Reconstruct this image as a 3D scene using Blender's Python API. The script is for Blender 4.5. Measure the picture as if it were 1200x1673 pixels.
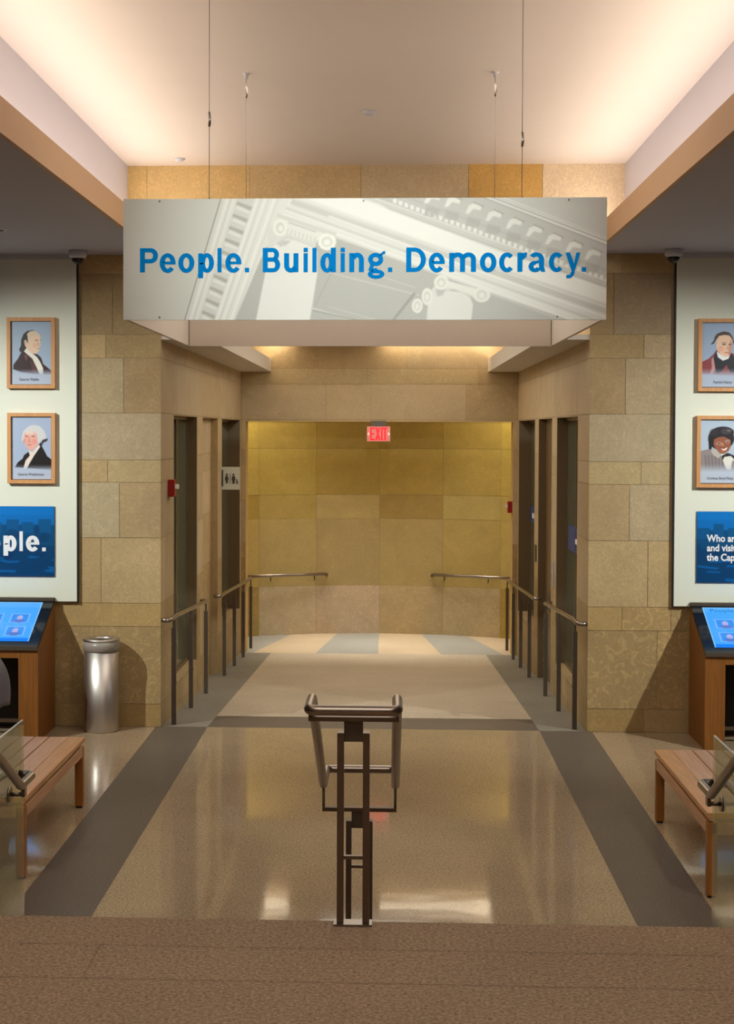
import bpy, bmesh, math, random
import numpy as np
from mathutils import Vector, Matrix

C = bpy.context.scene.collection
for o in list(bpy.data.objects):
    bpy.data.objects.remove(o)

# ------------------------------------------------------------------ camera
EYE = 2.45
YAW, PITCH, ROLL = 0.0448, 0.0286, 0.0028
cd = bpy.data.cameras.new('camera')
cam = bpy.data.objects.new('camera', cd)
C.objects.link(cam)
cy, sy = math.cos(YAW), math.sin(YAW)
r0 = Vector((cy, sy, 0)); f0 = Vector((-sy, cy, 0)); u0 = Vector((0, 0, 1))
fw = math.cos(PITCH) * f0 - math.sin(PITCH) * u0
up = math.cos(PITCH) * u0 + math.sin(PITCH) * f0
r2 = math.cos(ROLL) * r0 + math.sin(ROLL) * up
u2 = math.cos(ROLL) * up - math.sin(ROLL) * r0
M = Matrix((r2, u2, -fw)).transposed().to_4x4()
M.translation = Vector((0.1217, 0, EYE))
cam.matrix_world = M
cd.sensor_fit = 'VERTICAL'
cd.sensor_height = 36
cd.lens = 2525 / 1673 * 36
cd.shift_x = (600 - 521.9) / 1673
cd.shift_y = (775.85 - 836.5) / 1673
cd.clip_end = 200
bpy.context.scene.camera = cam

# ------------------------------------------------------------------ exposure and world
vs = bpy.context.scene.view_settings
vs.view_transform = 'Standard'
vs.look = 'None'
vs.gamma = 1.0
vs.use_curve_mapping = False
vs.exposure = 0.0
w = bpy.data.worlds.new('world')
bpy.context.scene.world = w
w.use_nodes = True
w.node_tree.nodes['Background'].inputs[0].default_value = (1.0, 0.9, 0.8, 1)
w.node_tree.nodes['Background'].inputs[1].default_value = 0.0

# ------------------------------------------------------------------ lights
def area(name, loc, size, power, color, direction, shape='RECTANGLE', spread=180):
    l = bpy.data.lights.new(name, 'AREA')
    l.shape = shape
    l.size = size[0]
    if shape == 'RECTANGLE':
        l.size_y = size[1]
    l.energy = power
    l.color = color
    l.spread = math.radians(spread)
    o = bpy.data.objects.new(name, l)
    C.objects.link(o)
    o.location = loc
    zz = -Vector(direction).normalized()
    yy = Vector((0, 1, 0)); yy = (yy - zz * yy.dot(zz)).normalized()
    o.rotation_euler = Matrix((yy.cross(zz), yy, zz)).transposed().to_euler()   # the long side stays along the hall
    return o

def spot(name, loc, target, power, color, angle, blend=0.5, radius=0.05):
    l = bpy.data.lights.new(name, 'SPOT')
    l.energy = power
    l.color = color
    l.spot_size = math.radians(angle)
    l.spot_blend = blend
    l.shadow_soft_size = radius
    o = bpy.data.objects.new(name, l)
    C.objects.link(o)
    o.location = loc
    o.rotation_euler = (Vector(target) - Vector(loc)).to_track_quat('-Z', 'Y').to_euler()
    return o

SOFT = (1.0, 0.96, 0.88)
for s in (-1, 1):
    # light lines lying in the big ceiling cove
    area('cove_light', (s * 1.87, 4.6, 4.05), (0.05, 16.0), 78, (1.0, 0.85, 0.68), (-s * 1.0, 0, 0.5))
    area('cove_back_light', (s * 1.90, 4.6, 3.97), (0.04, 16.0), 20, (0.94, 0.96, 1.0), (s * 0.7, 0, 1))
    # light lines in the passage cove
    area('passage_cove_light', (s * 1.50, 16.1, 3.30), (0.05, 6.6), 26, (1.0, 0.88, 0.66), (-s * 0.5, 0, 1))
    # downlights of the low ceilings, aimed at the white panels
    spot('panel_spot', (s * 4.6, 9.4, 3.84), (s * 2.6, 12.5, 1.35), 700, (0.97, 1.0, 0.93), 66, 1.0, 0.04)
    spot('aisle_spot', (s * 2.9, 6.6, 3.84), (s * 2.5, 8.9, 0), 120, SOFT, 80, 1.0, 0.10)
    # lobby at the far end: lamps in its ceiling
    area('lobby_light', (s * 1.75, 20.6, 3.35), (0.5, 0.5), 26, (1.0, 0.90, 0.62), (0, 0.05, -1))
spot('sign_spot', (0.15, 1.6, 4.5), (0.0, 7.26, 3.28), 1080, (0.90, 1.0, 0.94), 26, 1.0, 0.05)
area('lobby_floor_fill', (0, 20.5, 3.4), (2.6, 0.3), 27, (1.0, 0.99, 0.96), (0, -0.02, -1), spread=70)  # narrow fill added to brighten the lobby floor and spare its wall
area('passage_fill', (0, 16.2, 3.58), (1.4, 5.0), 60, (1.0, 0.94, 0.83), (0, 0, -1))  # unseen fill lamp added over the ramp, without a fixture
area('landing_fill', (0, 2.5, 4.5), (2.5, 2.5), 62, SOFT, (0, 0.1, -1))  # unseen area lamp over the landing, without a fixture
area('hall_fill', (0, 9.8, 4.55), (1.6, 3.2), 45, SOFT, (0, 0, -1))  # added fill that brightens the hall floor, no fixture in this ceiling

# ------------------------------------------------------------------ node materials
def lin(c):
    return tuple((v / 12.92 if v <= 0.04045 else ((v + 0.055) / 1.055) ** 2.4) for v in (x / 255 for x in c))

def mat(name):
    m = bpy.data.materials.new(name)
    m.use_nodes = True
    nt = m.node_tree
    b = nt.nodes['Principled BSDF']
    return m, nt, b

def plain(name, col, rough=0.5, metal=0.0, var=0.06, vscale=18.0, emit=0.0, bump=0.0, stretch=(1, 1, 1), spec=0.5):
    """procedural surface: base colour with a fine noise variation"""
    m, nt, b = mat(name)
    N, L = nt.nodes, nt.links
    tc = N.new('ShaderNodeTexCoord'); mp = N.new('ShaderNodeMapping')
    mp.inputs['Scale'].default_value = stretch
    L.new(tc.outputs['Object'], mp.inputs[0])
    no = N.new('ShaderNodeTexNoise'); no.inputs['Scale'].default_value = vscale
    no.inputs['Detail'].default_value = 5
    L.new(mp.outputs[0], no.inputs['Vector'])
    mx = N.new('ShaderNodeMix'); mx.data_type = 'RGBA'
    c = lin(col)
    mx.inputs[6].default_value = tuple(v * (1 - var) for v in c) + (1,)
    mx.inputs[7].default_value = tuple(min(1, v * (1 + var)) for v in c) + (1,)
    L.new(no.outputs[0], mx.inputs[0])
    L.new(mx.outputs[2], b.inputs['Base Color'])
    b.inputs['Roughness'].default_value = rough
    b.inputs['Metallic'].default_value = metal
    b.inputs['Specular IOR Level'].default_value = spec
    if bump:
        bp = N.new('ShaderNodeBump'); bp.inputs['Strength'].default_value = bump
        bp.inputs['Distance'].default_value = 0.01
        L.new(no.outputs[0], bp.inputs['Height']); L.new(bp.outputs[0], b.inputs['Normal'])
    if emit:
        L.new(mx.outputs[2], b.inputs['Emission Color'])
        b.inputs['Emission Strength'].default_value = emit
    return m

def attr_mat(name, rough=0.6, gain=1.0, emit=0.0, spec=0.3):
    """printed surface: colours stored in the mesh"""
    m, nt, b = mat(name)
    a = nt.nodes.new('ShaderNodeAttribute'); a.attribute_name = 'tone'
    if emit:
        b.inputs['Base Color'].default_value = (0.01, 0.01, 0.01, 1)
        nt.links.new(a.outputs['Color'], b.inputs['Emission Color'])
        b.inputs['Emission Strength'].default_value = emit
    else:
        nt.links.new(a.outputs['Color'], b.inputs['Base Color'])
    b.inputs['Roughness'].default_value = rough
    b.inputs['Specular IOR Level'].default_value = spec
    return m

def stone_mat(name, fine=60.0):
    m, nt, b = mat(name)
    N, L = nt.nodes, nt.links
    a = N.new('ShaderNodeAttribute'); a.attribute_name = 'tone'
    geo = N.new('ShaderNodeNewGeometry')
    n1 = N.new('ShaderNodeTexNoise'); n1.inputs['Scale'].default_value = fine; n1.inputs['Detail'].default_value = 8
    n1.inputs['Roughness'].default_value = 0.7
    n2 = N.new('ShaderNodeTexNoise'); n2.inputs['Scale'].default_value = 2.6; n2.inputs['Detail'].default_value = 6
    n2.inputs['Distortion'].default_value = 1.2
    n3 = N.new('ShaderNodeTexNoise'); n3.inputs['Scale'].default_value = 9; n3.inputs['Detail'].default_value = 5
    n3.inputs['Distortion'].default_value = 3.0
    for n in (n1, n2, n3):
        L.new(geo.outputs['Position'], n.inputs['Vector'])
    r1 = N.new('ShaderNodeMapRange'); r1.inputs[1].default_value = 0.3; r1.inputs[2].default_value = 0.7
    r1.inputs[3].default_value = 0.84; r1.inputs[4].default_value = 1.14
    L.new(n1.outputs[0], r1.inputs[0])
    rr = N.new('ShaderNodeMapRange'); rr.inputs[1].default_value = 0.3; rr.inputs[2].default_value = 0.7
    rr.inputs[3].default_value = 0.93; rr.inputs[4].default_value = 1.07
    L.new(n2.outputs[0], rr.inputs[0])
    # pale shell veins, strength carried in the alpha of the tone
    vr = N.new('ShaderNodeValToRGB')
    vr.color_ramp.elements[0].position = 0.53; vr.color_ramp.elements[0].color = (0, 0, 0, 1)
    vr.color_ramp.elements[1].position = 0.60; vr.color_ramp.elements[1].color = (1, 1, 1, 1)
    L.new(n3.outputs[0], vr.inputs[0])
    va = N.new('ShaderNodeMath'); va.operation = 'MULTIPLY'
    L.new(vr.outputs[0], va.inputs[0]); L.new(a.outputs['Alpha'], va.inputs[1])
    v1 = N.new('ShaderNodeMath'); v1.operation = 'MULTIPLY_ADD'
    L.new(va.outputs[0], v1.inputs[0]); v1.inputs[1].default_value = 0.28; v1.inputs[2].default_value = 1.0
    m1 = N.new('ShaderNodeMath'); m1.operation = 'MULTIPLY'
    L.new(r1.outputs[0], m1.inputs[0]); L.new(rr.outputs[0], m1.inputs[1])
    m2 = N.new('ShaderNodeMath'); m2.operation = 'MULTIPLY'
    L.new(m1.outputs[0], m2.inputs[0]); L.new(v1.outputs[0], m2.inputs[1])
    vm = N.new('ShaderNodeVectorMath'); vm.operation = 'SCALE'
    L.new(a.outputs['Color'], vm.inputs[0]); L.new(m2.outputs[0], vm.inputs['Scale'])
    L.new(vm.outputs[0], b.inputs['Base Color'])
    b.inputs['Roughness'].default_value = 0.62
    b.inputs['Specular IOR Level'].default_value = 0.3
    bp = N.new('ShaderNodeBump'); bp.inputs['Strength'].default_value = 0.12; bp.inputs['Distance'].default_value = 0.01
    L.new(n1.outputs[0], bp.inputs['Height']); L.new(bp.outputs[0], b.inputs['Normal'])
    return m

def granite(name, c1, c2, rough, spec=0.5, wav=0.0, scale=80.0, coat=0.0):
    m, nt, b = mat(name)
    N, L = nt.nodes, nt.links
    geo = N.new('ShaderNodeNewGeometry')
    n1 = N.new('ShaderNodeTexNoise'); n1.inputs['Scale'].default_value = scale; n1.inputs['Detail'].default_value = 4
    n1.inputs['Roughness'].default_value = 0.8
    n2 = N.new('ShaderNodeTexNoise'); n2.inputs['Scale'].default_value = 1.3; n2.inputs['Detail'].default_value = 4
    vo = N.new('ShaderNodeTexVoronoi'); vo.inputs['Scale'].default_value = scale * 0.55
    for n in (n1, n2, vo):
        L.new(geo.outputs['Position'], n.inputs['Vector'])
    mr = N.new('ShaderNodeMapRange'); mr.inputs[1].default_value = 0.36; mr.inputs[2].default_value = 0.64
    L.new(n1.outputs[0], mr.inputs[0])
    mx = N.new('ShaderNodeMix'); mx.data_type = 'RGBA'
    mx.inputs[6].default_value = lin(c1) + (1,); mx.inputs[7].default_value = lin(c2) + (1,)
    L.new(mr.outputs[0], mx.inputs[0])
    r2_ = N.new('ShaderNodeMapRange'); r2_.inputs[1].default_value = 0.3; r2_.inputs[2].default_value = 0.7
    r2_.inputs[3].default_value = 0.92; r2_.inputs[4].default_value = 1.08
    L.new(n2.outputs[0], r2_.inputs[0])
    r3_ = N.new('ShaderNodeMapRange'); r3_.inputs[1].default_value = 0.1; r3_.inputs[2].default_value = 0.5
    r3_.inputs[3].default_value = 0.86; r3_.inputs[4].default_value = 1.06
    L.new(vo.outputs['Distance'], r3_.inputs[0])
    mm = N.new('ShaderNodeMath'); mm.operation = 'MULTIPLY'
    L.new(r2_.outputs[0], mm.inputs[0]); L.new(r3_.outputs[0], mm.inputs[1])
    vm = N.new('ShaderNodeVectorMath'); vm.operation = 'SCALE'
    L.new(mx.outputs[2], vm.inputs[0]); L.new(mm.outputs[0], vm.inputs['Scale'])
    L.new(vm.outputs[0], b.inputs['Base Color'])
    b.inputs['Roughness'].default_value = rough
    b.inputs['Specular IOR Level'].default_value = spec
    if wav:
        n3 = N.new('ShaderNodeTexNoise'); n3.inputs['Scale'].default_value = 2.2; n3.inputs['Detail'].default_value = 2
        L.new(geo.outputs['Position'], n3.inputs['Vector'])
        bp = N.new('ShaderNodeBump'); bp.inputs['Strength'].default_value = wav; bp.inputs['Distance'].default_value = 0.02
        L.new(n3.outputs[0], bp.inputs['Height']); L.new(bp.outputs[0], b.inputs['Normal'])
    return m

def wood_mat(name, c1, c2, axis='Y', rough=0.42):
    m, nt, b = mat(name)
    N, L = nt.nodes, nt.links
    geo = N.new('ShaderNodeNewGeometry'); mp = N.new('ShaderNodeMapping')
    sc = {'X': (1.2, 22, 22), 'Y': (22, 1.2, 22), 'Z': (22, 22, 1.2)}[axis]
    mp.inputs['Scale'].default_value = sc
    L.new(geo.outputs['Position'], mp.inputs[0])
    no = N.new('ShaderNodeTexNoise'); no.inputs['Scale'].default_value = 2.2; no.inputs['Detail'].default_value = 7
    no.inputs['Distortion'].default_value = 0.6
    L.new(mp.outputs[0], no.inputs['Vector'])
    mr = N.new('ShaderNodeMapRange'); mr.inputs[1].default_value = 0.3; mr.inputs[2].default_value = 0.7
    L.new(no.outputs[0], mr.inputs[0])
    mx = N.new('ShaderNodeMix'); mx.data_type = 'RGBA'
    mx.inputs[6].default_value = lin(c1) + (1,); mx.inputs[7].default_value = lin(c2) + (1,)
    L.new(mr.outputs[0], mx.inputs[0]); L.new(mx.outputs[2], b.inputs['Base Color'])
    b.inputs['Roughness'].default_value = rough
    return m

def brushed(name, col, rough=0.32, stretch=(60, 60, 1)):
    m = plain(name, col, rough, 1.0, 0.10, 6.0, stretch=stretch)
    return m

def glass_mat(name, tint=(0.68, 0.76, 0.70)):
    """thin clear sheet: tinted see-through mixed with a fresnel reflection"""
    m, nt, b = mat(name)
    N, L = nt.nodes, nt.links
    N.remove(b)
    out = N['Material Output']
    tr = N.new('ShaderNodeBsdfTransparent'); tr.inputs[0].default_value = tint + (1,)
    gl = N.new('ShaderNodeBsdfGlossy'); gl.inputs['Roughness'].default_value = 0.03
    fr = N.new('ShaderNodeFresnel'); fr.inputs[0].default_value = 1.45
    no = N.new('ShaderNodeTexNoise'); no.inputs['Scale'].default_value = 0.8
    mi = N.new('ShaderNodeMixShader')
    ad = N.new('ShaderNodeMath'); ad.operation = 'MULTIPLY'; ad.inputs[1].default_value = 0.35
    L.new(fr.outputs[0], ad.inputs[0]); L.new(ad.outputs[0], mi.inputs[0])
    L.new(tr.outputs[0], mi.inputs[1]); L.new(gl.outputs[0], mi.inputs[2])
    L.new(mi.outputs[0], out.inputs[0])
    return m

MT = {}
MT['stone'] = stone_mat('limestone')
MT['joint'] = plain('stone_joint', (156, 132, 94), 0.8)
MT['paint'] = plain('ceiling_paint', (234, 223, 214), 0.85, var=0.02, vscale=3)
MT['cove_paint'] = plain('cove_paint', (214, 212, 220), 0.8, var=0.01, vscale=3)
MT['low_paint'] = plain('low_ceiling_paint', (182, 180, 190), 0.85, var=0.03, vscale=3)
MT['fascia'] = plain('fascia_tan', (200, 162, 124), 0.7, var=0.02, vscale=4)  # one even tan over the whole fascia
MT['soffit'] = plain('soffit_paint', (205, 196, 184), 0.8, var=0.02, vscale=4)
MT['panel'] = plain('panel_white', (226, 230, 216), 0.6, var=0.01, vscale=2)
MT['trim'] = plain('trim_white', (206, 206, 214), 0.6, var=0.02)
MT['beige'] = granite('polished_beige_granite', (128, 110, 86), (188, 168, 140), 0.06, 0.26, 0.06)
MT['side'] = granite('polished_brown_granite', (132, 112, 88), (182, 160, 132), 0.07, 0.3, 0.06)
MT['strip'] = granite('dark_granite_band', (78, 70, 62), (110, 99, 88), 0.42, 0.4)
MT['ramp'] = granite('flamed_pink_granite', (162, 146, 126), (202, 186, 164), 0.55, 0.35)
MT['ramp_grey'] = granite('flamed_grey_granite', (112, 108, 98), (146, 140, 128), 0.5, 0.35)
MT['lob_tan'] = granite('lobby_tan_granite', (186, 164, 134), (212, 192, 162), 0.4)
MT['lob_grey'] = granite('lobby_grey_granite', (140, 139, 132), (174, 172, 164), 0.4)
MT['landing'] = granite('flamed_brown_granite', (108, 86, 64), (178, 150, 122), 0.7, 0.3, scale=80)
MT['steel'] = brushed('brushed_steel', (150, 138, 128), 0.30)
MT['steel_dark'] = plain('dark_bronze_steel', (100, 88, 76), 0.45, 0.6, 0.08, 12)
MT['bronze'] = plain('warm_steel_bar', (120, 104, 90), 0.38, 0.9, 0.08, 12)
MT['can'] = brushed('can_steel', (200, 194, 188), 0.40)
MT['kiosk'] = wood_mat('orange_veneer', (122, 73, 22), (142, 88, 30), 'Z', 0.5)
MT['bench'] = wood_mat('bench_wood', (192, 140, 100), (216, 172, 130), 'Y', 0.38)
MT['bench_b'] = wood_mat('bench_wood_golden', (192, 136, 82), (216, 164, 108), 'Y', 0.38)
MT['bench_dark'] = wood_mat('bench_frame_wood', (156, 98, 40), (182, 120, 56), 'Z', 0.42)
MT['frame'] = wood_mat('picture_frame_wood', (196, 138, 84), (214, 156, 98), 'Z', 0.5)
MT['black'] = plain('black_plastic', (22, 22, 24), 0.35)
MT['bezel'] = plain('black_glass_bezel', (20, 24, 30), 0.10, 0, 0.05)
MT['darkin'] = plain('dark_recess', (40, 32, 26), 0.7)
MT['gap_black'] = plain('black_gap_shade', (20, 22, 18), 0.5)
MT['red'] = plain('red_enamel', (150, 18, 20), 0.35)
MT['clear'] = plain('white_lens', (230, 230, 226), 0.2)
MT['blue'] = plain('sign_blue', (0, 126, 204), 0.8, var=0.02, spec=0.05)
MT['white_letter'] = plain('letter_white', (240, 242, 246), 0.6, var=0.01)
MT['ink'] = plain('caption_ink', (96, 102, 116), 0.7)
MT['notice_blue'] = plain('notice_blue', (40, 62, 120), 0.5)
MT['sign_inner'] = plain('sign_back_white', (226, 214, 200), 0.7, var=0.02)
MT['print'] = attr_mat('printed_panel', 0.45)
MT['picture'] = attr_mat('printed_picture', 0.4)
MT['screen'] = attr_mat('lit_screen', 0.1, emit=1.0)
MT['exit_red'] = plain('exit_red', (255, 20, 36), 0.4, emit=1.1, var=0.02)
MT['exit_face'] = plain('exit_face', (206, 120, 110), 0.4, emit=0.45, var=0.02)
MT['exit_arrow'] = plain('exit_arrow', (255, 220, 210), 0.4, emit=0.8, var=0.02)
MT['glass'] = glass_mat('balustrade_glass')
MT['glass_edge'] = plain('glass_edge', (178, 186, 178), 0.2, var=0.03)
MT['dark_glass_left'] = plain('dark_green_glass', (92, 96, 78), 0.08, 0, 0.08, 2, stretch=(1, 6, 0.3))
MT['bronze_panel'] = plain('brown_bronze_panel', (112, 92, 66), 0.35, 0.2, 0.12, 3, stretch=(6, 6, 0.4))
MT['liner'] = plain('clear_liner', (150, 142, 134), 0.3, 0, 0.1, 40)
MT['sign_plate'] = plain('restroom_plate', (206, 208, 196), 0.4, var=0.01)
MT['sign_mark'] = plain('restroom_mark', (70, 62, 52), 0.6)
MT['chair'] = plain('grey_moulded_shell', (112, 110, 120), 0.5)
MT['light_tube'] = plain('lamp_lens', (255, 236, 205), 0.4, emit=9.0, var=0.01)
MT['wire'] = plain('steel_wire', (120, 112, 104), 0.4, 0.8)
MT['bg_wall'] = plain('plain_wall_paint', (150, 140, 125), 0.8)

# ------------------------------------------------------------------ building helpers
POS = {}
def link(name, me, m, parent=None, smooth=False):
    me.update()
    n = len(me.vertices)
    co = np.empty(n * 3, np.float32); me.vertices.foreach_get('co', co); co = co.reshape(-1, 3)
    c = (co.min(0) + co.max(0)) / 2
    co -= c; me.vertices.foreach_set('co', co.ravel())
    if m is not None:
        for mm in (m if isinstance(m, (list, tuple)) else [m]):
            me.materials.append(mm)
    o = bpy.data.objects.new(name, me)
    C.objects.link(o)
    c = Vector([float(v) for v in c])
    if parent is not None:
        o.parent = parent
        o.location = c - POS[parent]
    else:
        o.location = c
    POS[o] = c
    if smooth:
        me.polygons.foreach_set('use_smooth', [True] * len(me.polygons))
    me.update()
    return o

class MB:
    def __init__(s): s.v = []; s.f = []; s.mi = []; s.tone = []; s.sm = []
    def face(s, pts, mi=0, tone=(1, 1, 1, 0), sm=False):
        b = len(s.v); s.v += [tuple(p) for p in pts]; s.f.append(tuple(range(b, b + len(pts)))); s.mi.append(mi); s.tone.append(tone); s.sm.append(sm)
    def box(s, a, b, mi=0, tone=(1, 1, 1, 0), bev=0.0):
        x0, x1 = sorted((a[0], b[0])); y0, y1 = sorted((a[1], b[1])); z0, z1 = sorted((a[2], b[2]))
        s.hexa([(x0, y0, z0), (x1, y0, z0), (x1, y1, z0), (x0, y1, z0), (x0, y0, z1), (x1, y0, z1), (x1, y1, z1), (x0, y1, z1)], mi, tone)
    def hexa(s, p, mi=0, tone=(1, 1, 1, 0)):
        b = len(s.v); s.v += [tuple(q) for q in p]
        for f in ((0, 3, 2, 1), (4, 5, 6, 7), (0, 1, 5, 4), (1, 2, 6, 5), (2, 3, 7, 6), (3, 0, 4, 7)):
            s.f.append(tuple(b + i for i in f)); s.mi.append(mi); s.tone.append(tone); s.sm.append(False)
    def tube(s, pts, r, n=16, mi=0, cap=True, ry=None):
        pts = [Vector(p) for p in pts]
        T = []
        for i in range(len(pts)):
            a = pts[max(0, i - 1)]; b = pts[min(len(pts) - 1, i + 1)]
            T.append((b - a).normalized())
        ref = Vector((0, 0, 1)) if abs(T[0].z) < 0.9 else Vector((1, 0, 0))
        nrm = (ref - T[0] * ref.dot(T[0])).normalized()
        base = len(s.v)
        for i, p in enumerate(pts):
            nrm = (nrm - T[i] * nrm.dot(T[i])).normalized(); bi = T[i].cross(nrm)
            for k in range(n):
                a = 2 * math.pi * k / n
                s.v.append(tuple(p + nrm * (math.cos(a) * (ry or r)) + bi * (math.sin(a) * r)))
        for i in range(len(pts) - 1):
            for k in range(n):
                k2 = (k + 1) % n
                s.f.append((base + i * n + k, base + (i + 1) * n + k, base + (i + 1) * n + k2, base + i * n + k2)); s.mi.append(mi); s.tone.append((1, 1, 1, 0)); s.sm.append(True)
        if cap:
            s.f.append(tuple(base + k for k in range(n))); s.mi.append(mi); s.tone.append((1, 1, 1, 0)); s.sm.append(False)
            e = base + (len(pts) - 1) * n
            s.f.append(tuple(e + k for k in reversed(range(n)))); s.mi.append(mi); s.tone.append((1, 1, 1, 0)); s.sm.append(False)
    def lathe(s, prof, c, n=48, mi=0):
        base = len(s.v)
        for r, z in prof:
            for k in range(n):
                a = 2 * math.pi * k / n
                s.v.append((c[0] + r * math.cos(a), c[1] + r * math.sin(a), c[2] + z))
        for i in range(len(prof) - 1):
            for k in range(n):
                k2 = (k + 1) % n
                s.f.append((base + i * n + k, base + i * n + k2, base + (i + 1) * n + k2, base + (i + 1) * n + k)); s.mi.append(mi); s.tone.append((1, 1, 1, 0)); s.sm.append(True)
    def build(s, name, m, parent=None, bevel=0.0, tones=False):
        me = bpy.data.meshes.new(name)
        me.from_pydata(s.v, [], s.f)
        me.polygons.foreach_set('material_index', s.mi)
        me.polygons.foreach_set('use_smooth', s.sm)
        if tones:
            at = me.color_attributes.new('tone', 'FLOAT_COLOR', 'CORNER')
            arr = []
            for f, t in zip(s.f, s.tone):
                arr += list(t) * len(f)
            at.data.foreach_set('color', arr)
        o = link(name, me, m, parent)
        if bevel:
            bm = bmesh.new(); bm.from_mesh(me)
            bmesh.ops.remove_doubles(bm, verts=bm.verts, dist=1e-5)
            bmesh.ops.bevel(bm, geom=[e for e in bm.edges if e.calc_face_angle(0) > 0.6], offset=bevel, segments=2, affect='EDGES', clamp_overlap=True)
            bm.to_mesh(me); bm.free()
        return o

def thing(name, label, cat, loc, group=None):
    o = bpy.data.objects.new(name, None)
    o.empty_display_size = 0.05
    C.objects.link(o)
    o.location = loc
    POS[o] = Vector(loc)
    o['label'] = label; o['category'] = cat
    if group: o['group'] = group
    return o

def tag(o, label, cat, group=None):
    o['label'] = label; o['category'] = cat
    if group: o['group'] = group
    return o

def struct(o):
    o['kind'] = 'structure'
    return o

def boxpart(name, a, b, m, parent=None, bevel=0.0):
    q = MB(); q.box(a, b)
    return q.build(name, m, parent, bevel)

def fillet(pts, rad, n=6):
    """polyline with rounded corners"""
    P = [Vector(p) for p in pts]; out = [P[0]]
    for i in range(1, len(P) - 1):
        a = (P[i - 1] - P[i]); b = (P[i + 1] - P[i])
        ang = a.angle(b); t = min(rad / math.tan(ang / 2), a.length * 0.49, b.length * 0.49)
        p0 = P[i] + a.normalized() * t; p1 = P[i] + b.normalized() * t
        for k in range(n + 1):
            u = k / n
            out.append((1 - u) ** 2 * p0 + 2 * u * (1 - u) * P[i] + u * u * p1)
    out.append(P[-1])
    return out

# ------------------------------------------------------------------ stone block walls
rnd = random.Random(11)
LV = [0.0, 0.19, 0.83, 1.023, 1.563, 2.02, 2.205, 2.59, 3.042, 3.235, 3.73, 4.08, 4.70]
BASES = [(196, 166, 116), (188, 164, 124), (200, 174, 132), (184, 156, 108), (192, 170, 134), (204, 180, 140)]
def block_tone(z0, z1, golden=0.0, pale=0.0):
    c = list(rnd.choice(BASES))
    c = [v * 0.55 + m_ * 0.45 for v, m_ in zip(c, (172, 149, 112))]
    f = rnd.uniform(0.96, 1.03)
    if z1 <= 1.03: c = [c[0] * 0.90, c[1] * 0.87, c[2] * 0.78]
    c = [c[0] * f, c[1] * f * (1 - 0.03 * golden), c[2] * f * (1 - 0.40 * golden)]
    c = [v + (225 - v) * pale for v in c]
    vein = 0.9 if (0.15 < z0 < 0.9 and z1 < 1.05) else (0.35 if rnd.random() < 0.3 else 0.08)
    return lin([min(250, v) for v in c]) + (vein,)

def subtract(rects, hole):
    out = []
    hu0, hu1, hz0, hz1 = hole
    for (a, b, c, d) in rects:
        if hu1 <= a or hu0 >= b or hz1 <= c or hz0 >= d:
            out.append((a, b, c, d)); continue
        if a < hu0: out.append((a, hu0, c, d))
        if b > hu1: out.append((hu1, b, c, d))
        m0, m1 = max(a, hu0), min(b, hu1)
        if c < hz0: out.append((m0, m1, c, hz0))
        if d > hz1: out.append((m0, m1, hz1, d))
    return out

def stone_wall(mb, at, u0, u1, z0, z1, holes=(), joints=None, tones=None, golden=0.0, pale=0.0, back=0.004, levels=None):
    """at(u, z, d) -> world point, d = depth behind the face; joints: {row z0: [u, ...]}"""
    g = 0.0018
    lv = levels or ([-0.62] + LV)
    for i in range(len(lv) - 1):
        a, b = lv[i], lv[i + 1]
        c, d = max(a, z0), min(b, z1)
        if d - c < 0.002: continue
        js = None
        if joints:
            for k in joints:
                if abs(k - a) < 0.03: js = list(joints[k])
        if js is None:
            js = []; u = u0 + rnd.uniform(0.25, 0.8)
            while u < u1 - 0.25:
                js.append(u); u += rnd.uniform(0.45, 0.95)
        us = [u0] + sorted(j for j in js if u0 + 0.01 < j < u1 - 0.01) + [u1]
        for j in range(len(us) - 1):
            t = block_tone(a, b, golden, pale)
            if tones:
                for (zz, uu, tt) in tones:
                    if a - 0.02 < zz < b and us[j] < uu < us[j + 1]: t = lin([v * 0.6 + m_ * 0.4 for v, m_ in zip([t_ * 0.95 for t_ in tt], (170, 147, 110))] if zz < 4 else tt) + (0.3,)
            rc = [(us[j] + g, us[j + 1] - g, c + g, d - g)]
            for h in holes: rc = subtract(rc, h)
            for (p, q, r, s) in rc:
                if q - p < 0.003 or s - r < 0.003: continue
                mb.face([at(p, r, 0), at(q, r, 0), at(q, s, 0), at(p, s, 0)], 0, t)
    rc = [(u0, u1, z0, z1)]
    for h in holes: rc = subtract(rc, h)
    for (p, q, r, s) in rc:
        mb.face([at(p, r, back), at(q, r, back), at(q, s, back), at(p, s, back)], 1)

STM = [MT['stone'], MT['joint']]

# front wall with the portal, the plane that carries the white panels
D1 = 12.63; W1 = 1.75; D2 = 19.57
mb = MB()
JF = {0.0: [-5, -4, -3, -2.3, 2.21, 3, 4, 5], 0.19: [-4.6, -3.4, -2.5, 2.31, 3.4, 4.5], 0.83: [-2.9, 2.026, 2.42, 3.1, 4.2],
      1.023: [-5.2, -4.1, -3.1, -2.246, 2.23, 3.1, 4.4], 1.563: [-5.2, -4.4, -3.2, -2.093, 2.078, 3.2, 4.3], 2.02: [-4.2, -3.1, -2.19, 2.169, 2.9, 4.1],
      2.205: [-4.9, -3.9, -2.9, 2.9, 3.9], 2.59: [-4.6, -3.6, -2.057, 2.038, 3.3, 4.4], 3.042: [-4.3, -3.2, -2.204, 2.184, 3.3],
      3.235: [-4.5, -3.4, -2.148, 1.939, 3.1, 4.2], 3.73: [-3.5, -2.4, -1.9, 2.0, 3.2], 4.08: [-1.864, -1.02, -0.112, 0.761, 1.358]}
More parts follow.
